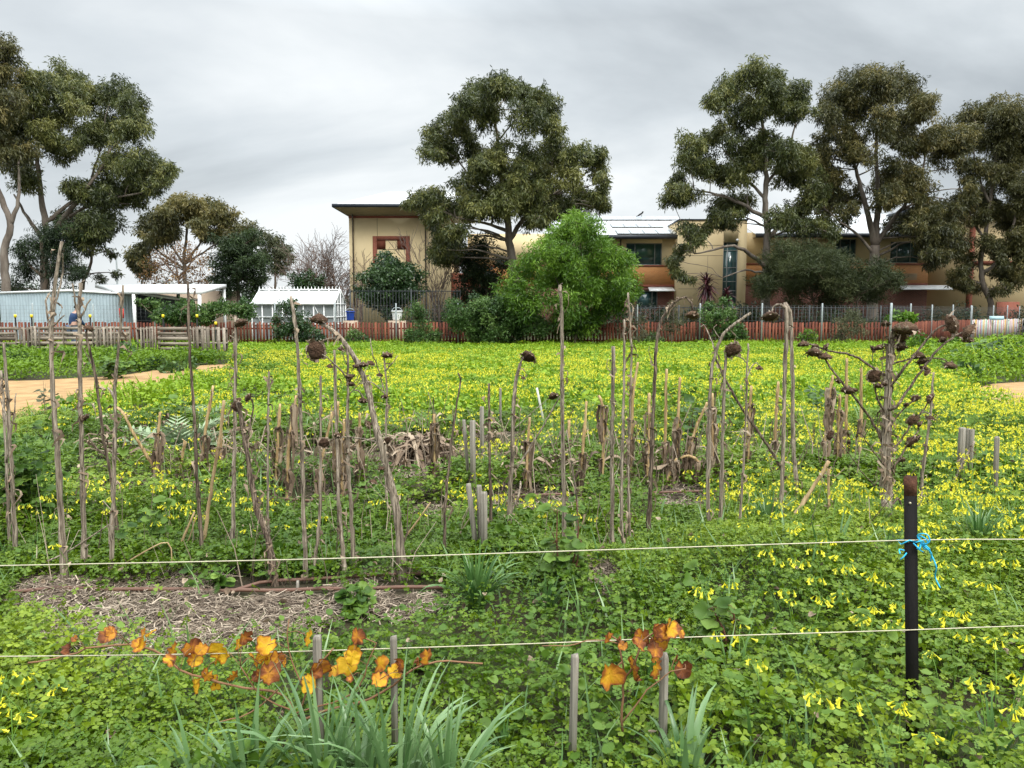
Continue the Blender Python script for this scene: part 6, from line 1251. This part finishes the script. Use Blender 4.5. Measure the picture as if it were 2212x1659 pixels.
tuft('large arching grass clump right of the brown pipe end',1030,1330,150,120,1.0,1,8)
tuft('tall broad bladed grass at bottom edge left of centre',700,1760,330,56,.9,2,14,m_grassp)
tuft('broad bladed grass at bottom edge left of the tall clump',540,1770,280,40,.95,3,18,m_grassp)
tuft('big broad bladed grass at bottom centre in front of the stake',860,1765,340,60,.95,4,14,m_grassp)
tuft('wide pale grass clump at the bottom edge between two taller ones',780,1770,300,40,.95,21,18,m_grassp)
tuft('grass clump at the bottom edge right of the tallest one',960,1775,290,34,.95,22,17,m_grassp)
tuft('low grass spray at the bottom edge far left of centre',430,1770,230,26,.9,5,17,m_grassp)
tuft('sparse broad bladed grass at bottom right of centre',1480,1740,270,26,.8,6,17,m_grassp)
tuft('dark dense grass clump behind the leaning tan cane',1660,1175,110,110,.75,7,6)
tuft('dark grass clump at right edge behind the upper wire',2110,1240,130,120,.8,8,8)
tuft('arching grass clump farther back at the right edge',2180,1180,90,90,.8,9,7)
tuft('grass clump in the clover right of the clustered stakes',1180,1340,90,46,.9,10,7)
tuft('small grass clump in the middle of the yellow field',1195,818,26,60,.7,11,4)
tuft('grass clump in the flowers at bottom right corner',2140,1690,170,30,.8,12,13)
tuft('light grass clump beneath the black post',2040,1640,110,26,.9,13,10)
tuft('upright pale grass clump beyond the right path',2080,790,34,70,.5,14,4)
tuft('thin grass tuft before the small upright vine',1090,1625,90,26,.9,15,8)
tuft('short grass tuft at the very bottom centre',1010,1690,110,26,.9,16,10)
# ------------------------------------------------------------------ broad leaved weeds
def lobed(r_,k=13,lob=.14,n=5):
    V=[(0,0,0)];f=r_.uniform(.0,.4)
    for i in range(k):
        a=2*math.pi*i/k;rr=(1+lob*math.cos(n*a))*(.45 if i==0 else 1);x=rr*math.sin(a)*.9;y=.55-rr*math.cos(a)*.95;V.append((x,y,f*abs(x)-.22*y*y+r_.normal(0,.04)))
    return np.array(V),[[(0,1+i,1+(i+1)%k) for i in range(k)]]
def weed(name,label,cat,u,v,hq,n,rq,seed,m=None,stemm=None,lob=.14,nl=5,spread=.6,ns=4,group=None,zb=.03,stemw=.004):
    r_=np.random.default_rng(seed);b=G(u,v,zb);Y=b[1];k=Y/FQ;b[2]=float(gz(b[0],Y));H=hq*k;T=empty(name,b,label,cat,group);sm=MB();lm=MB()
    for s in range(ns):
        a=r_.uniform(0,2*math.pi);tip=b+np.array((math.cos(a)*spread*H*r_.uniform(.2,1),math.sin(a)*spread*H*r_.uniform(.2,1),H*r_.uniform(.6,1.05)));q=spline([b-np.array((0,0,.02)),(b+tip)/2+r_.normal(0,.06*H,3)+np.array((0,0,.08*H)),tip],.03);sm.tube(q,np.linspace(stemw,stemw*.4,len(q)),6)
        for _ in range(max(1,n//ns)):
            i=int(len(q)*r_.uniform(.15,1));i=min(i,len(q)-1);aa=r_.uniform(0,2*math.pi);o=np.array((math.cos(aa),math.sin(aa),r_.uniform(-.1,.7)));r=rq*k*r_.uniform(.5,1.2);pp=q[i]+normal(o)*r*r_.uniform(.5,1.4)
            sm.tube([q[i],(q[i]+pp)/2+np.array((0,0,.01)),pp],.0014,4);V,F=lobed(r_,13,lob,nl);y=normal(o*np.array((1,1,.3)));z=normal(np.array((0,-.45,1))+r_.normal(0,.35,3));x=normal(np.cross(y,z));z=np.cross(x,y);lm.add((V*r)@np.stack([x,y,z],1).T+pp,F,np.clip(.5+r_.normal(0,.22),0,1))
    part('stem',sm,stemm or m_stemg,T,True);part('foliage',lm,m or m_weed,T)
weed('squash_seedling','round leaved seedling sprawling over the front mulch','seedling',455,1285,52,26,17,1,spread=1.1,lob=.05)
weed('leafy_weed','bushy leafy weed in front of the brown pipe','weed',775,1330,62,60,15,2,spread=1.0)
weed('leafy_weed','low lobed weed at the foot of the bushy one','weed',740,1390,40,34,14,3,spread=1.3)
weed('leafy_weed','leafy weed with dark stems before the wattle stalk','weed',1215,1300,200,70,17,4,m_weed,m_redstem,spread=.35,ns=5,stemw=.006)
weed('leafy_weed','tall weed with thick reddish stem left of the flowers','weed',1558,1450,210,44,24,5,m_weed,m_redstem,spread=.25,ns=3,stemw=.008)
weed('leafy_weed','dark leafy weed mass at the left edge behind the thick stalk','weed',60,1165,270,800,10,6,m_weed,None,spread=.34,ns=24)
weed('leafy_weed','leafy weed behind the upper wire between thin stalks','weed',330,1215,120,70,14,7,spread=.6,ns=6)
weed('leafy_weed','broad crinkled weed beside the reddish stem','weed',1470,1330,70,36,22,8,spread=.9,lob=.2,nl=9)
weed('leafy_weed','grey green weed patch at left before the vine','weed',130,1440,50,40,17,9,spread=1.6)
weed('leafy_weed','upright dark weed in the field behind the leaning dark corn','weed',1500,960,110,60,9,10,m_shrub,m_redstem,spread=.45,ns=6)
weed('leafy_weed','leafy weed beside the vine behind the split stake','weed',905,1420,60,50,18,11,spread=1.2)
weed('leafy_weed','pale leaved weed at bottom right under the flowers','weed',2170,1480,80,40,12,12,spread=1.0)
weed('leafy_weed','broad leaved weed right of the blue twine','weed',1900,1260,100,40,12,13,spread=.5)
weed('leafy_weed','leafy weed before the left pallets','weed',250,818,46,120,9,14,m_weed,spread=1.3,ns=8)
weed('leafy_weed','low weed patch at the left path edge','weed',400,838,24,40,9,15,spread=1.4,ns=5)
weed('seeding_weed','thin seeding weed standing before the left path','weed',100,920,110,26,8,16,m_olive,m_stalkg,spread=.3,ns=6)
weed('seeding_weed','tall seeding weed left of the yellow fields dark clump','weed',1780,900,60,60,9,17,m_shrub,spread=.8,ns=6)
weed('bindweed_mound','leafy mound with white flowers at right beyond the path','weed',2130,800,60,260,9,18,m_shrub,spread=1.2,ns=10)
# silver cardoons and the collapsed dead one
def cardoon(label,u,v,hq,n,seed,m,name='cardoon_plant',droop=.5):
    r_=np.random.default_rng(seed);b=G(u,v,.05);Y=b[1];k=Y/FQ;b[2]=float(gz(b[0],Y));H=hq*k;mb=MB()
    for _ in range(n):
        a=r_.uniform(0,2*math.pi);o=np.array((math.cos(a),math.sin(a),0));s=np.array((-o[1],o[0],0));L=H*r_.uniform(.8,1.5);el=r_.uniform(.6,1.25);q=b.copy();pts=[q.copy()];S=9
        for j in range(S):
            q=q+(o*math.cos(el)+np.array((0,0,math.sin(el))))*L/S;el-=droop*r_.uniform(.15,.5);q[2]=max(q[2],b[2]+.01);pts.append(q.copy())
        pts=np.array(pts);t_=np.clip(.5+r_.normal(0,.2),0,1);mb.tube(pts,np.linspace(.008,.002,S+1),5,tint=.8)
        for j in range(1,S):
            for sd in (-1,1):
                l=L*.22*math.sin(math.pi*(.2+.75*j/S));d=pts[j+1]-pts[j];d=normal(d);e=pts[j]+(s*sd*.9+d*.7+np.array((0,0,.15)))*l
                mb.add([pts[j]-d*l*.14,pts[j]+d*l*.16,(pts[j]+e)/2+d*l*.16,e,(pts[j]+e)/2-d*l*.14],[[(0,1,2,3,4)]],t_)
    single(name,mb,m,label,'plant','silver cardoons',smooth=False)
cardoon('silvery cardoon with feathery leaves right of the papery corn hood',385,985,120,30,1,m_cardoon,droop=.32)
cardoon('silver cardoon near the path edge at left',215,935,60,18,2,m_cardoon,droop=.35)
cardoon('green feathery cardoon behind the twisted dark stalk',560,930,95,26,3,m_cloverfar,droop=.35)
cardoon('green arching cardoon beyond the greenhouse stalk',670,930,60,18,4,m_weed)
cardoon('pale green cardoon sprouting over the dead mound',905,955,85,22,5,m_weed,droop=.6)
cardoon('silver cardoon leaves in front of the long thin stalk',440,925,80,22,6,m_cardoon,droop=.35)
r_=np.random.default_rng(5);b=G(900,1010,.05);mb=MB()
for _ in range(150):
    a=r_.uniform(0,2*math.pi);o=np.array((math.cos(a),math.sin(a),0));s=np.array((-o[1],o[0],0));L=r_.uniform(.25,.5);w_=r_.uniform(.012,.04);V=[];c=b+np.array((r_.normal(0,.10),r_.normal(0,.08),.28*r_.random()+.05))
    for j in range(6):
        t=j/5;q=c+o*L*t+np.array((0,0,.10*math.sin(2*t)-.38*t*t));q[2]=max(q[2],gz(q[0],q[1])+.01);ww=w_*(1-.8*t);V+=[q-s*ww,q+s*ww]
    mb.add(V,[[(2*j,2*j+1,2*j+3,2*j+2) for j in range(5)]],r_.random())
single('dead_leaf_mound',mb,m_husk,'collapsed brown mound of dead cardoon leaves in the second row','dead plant')
# ------------------------------------------------------------------ soursob flowers near the camera, each a thing
KN=8;FM=[]
for q in range(KN):
    r_=np.random.default_rng(q+300);pm,sm=umbel(r_,int(r_.integers(4,9)),6,L=.021,sp=1.12);h=r_.uniform(.20,.30);lx,ly=r_.normal(0,.045,2);top=np.array((lx,ly,h))
    pp=spline([(0,0,-.02),(lx*.3,ly*.3,h*.55),tuple(top)],.05);sm.V=[v+top for v in sm.V];pm.V=[v+top for v in pm.V];sm.tube(pp,np.linspace(.0021,.0015,len(pp)),5);FM.append((pm.me('blossom',True),sm.me('stem',True)))
cnt=0;tries=0
zones=[('yellow soursob flower cluster on a thin stem near the black post',lambda u,v:u>1700,190,(1.75,3.9),(.62,.74)),('yellow soursob flower cluster on a thin stem in the right middle clover',lambda u,v:(u>1400)&(u<=1700),40,(.35,2.2),(.9,1.)),('yellow soursob flower cluster on a thin stem at lower left',lambda u,v:u<400,60,(0,0),(0,0)),('yellow soursob flower cluster on a thin stem in the centre clover',lambda u,v:(u>=400)&(u<=1400),34,(0,0),(0,0))]
xs_,ys_=sample(9000,2.2,5.6);us,vs_=proj(xs_,ys_,np.full_like(xs_,.2));fd=fdens(us,vs_,xs_,ys_)
fd=np.where((us>1480)&(vs_>1130),np.maximum(fd,.05+.75*np.clip((us-1450)/400,0,1)*(vnoise(xs_,ys_,2.0)>.35)),fd);ok=(rng.random(len(xs_))<fd)&(us>-40)&(us<2250)&(vs_<1680)
got={}
for x,y,u,v in zip(xs_[ok],ys_[ok],us[ok],vs_[ok]):
    for zi,(lab,f,mx_,_,_) in enumerate(zones):
        if f(u,v) and got.get(zi,0)<mx_:
            got[zi]=got.get(zi,0)+1;q=int(rng.integers(0,KN));z=float(gz(x,y)+canopy(x,y)*.35)
            T=empty('soursob_flower',(x,y,z),lab,'flower','yellow soursob flowers in the near clover',rng.uniform(0,6.28));s=rng.uniform(.8,1.15);T.scale=(s,s,s)
            link('blossom',FM[q][0],m_petal,T);link('stem',FM[q][1],m_stemg,T)
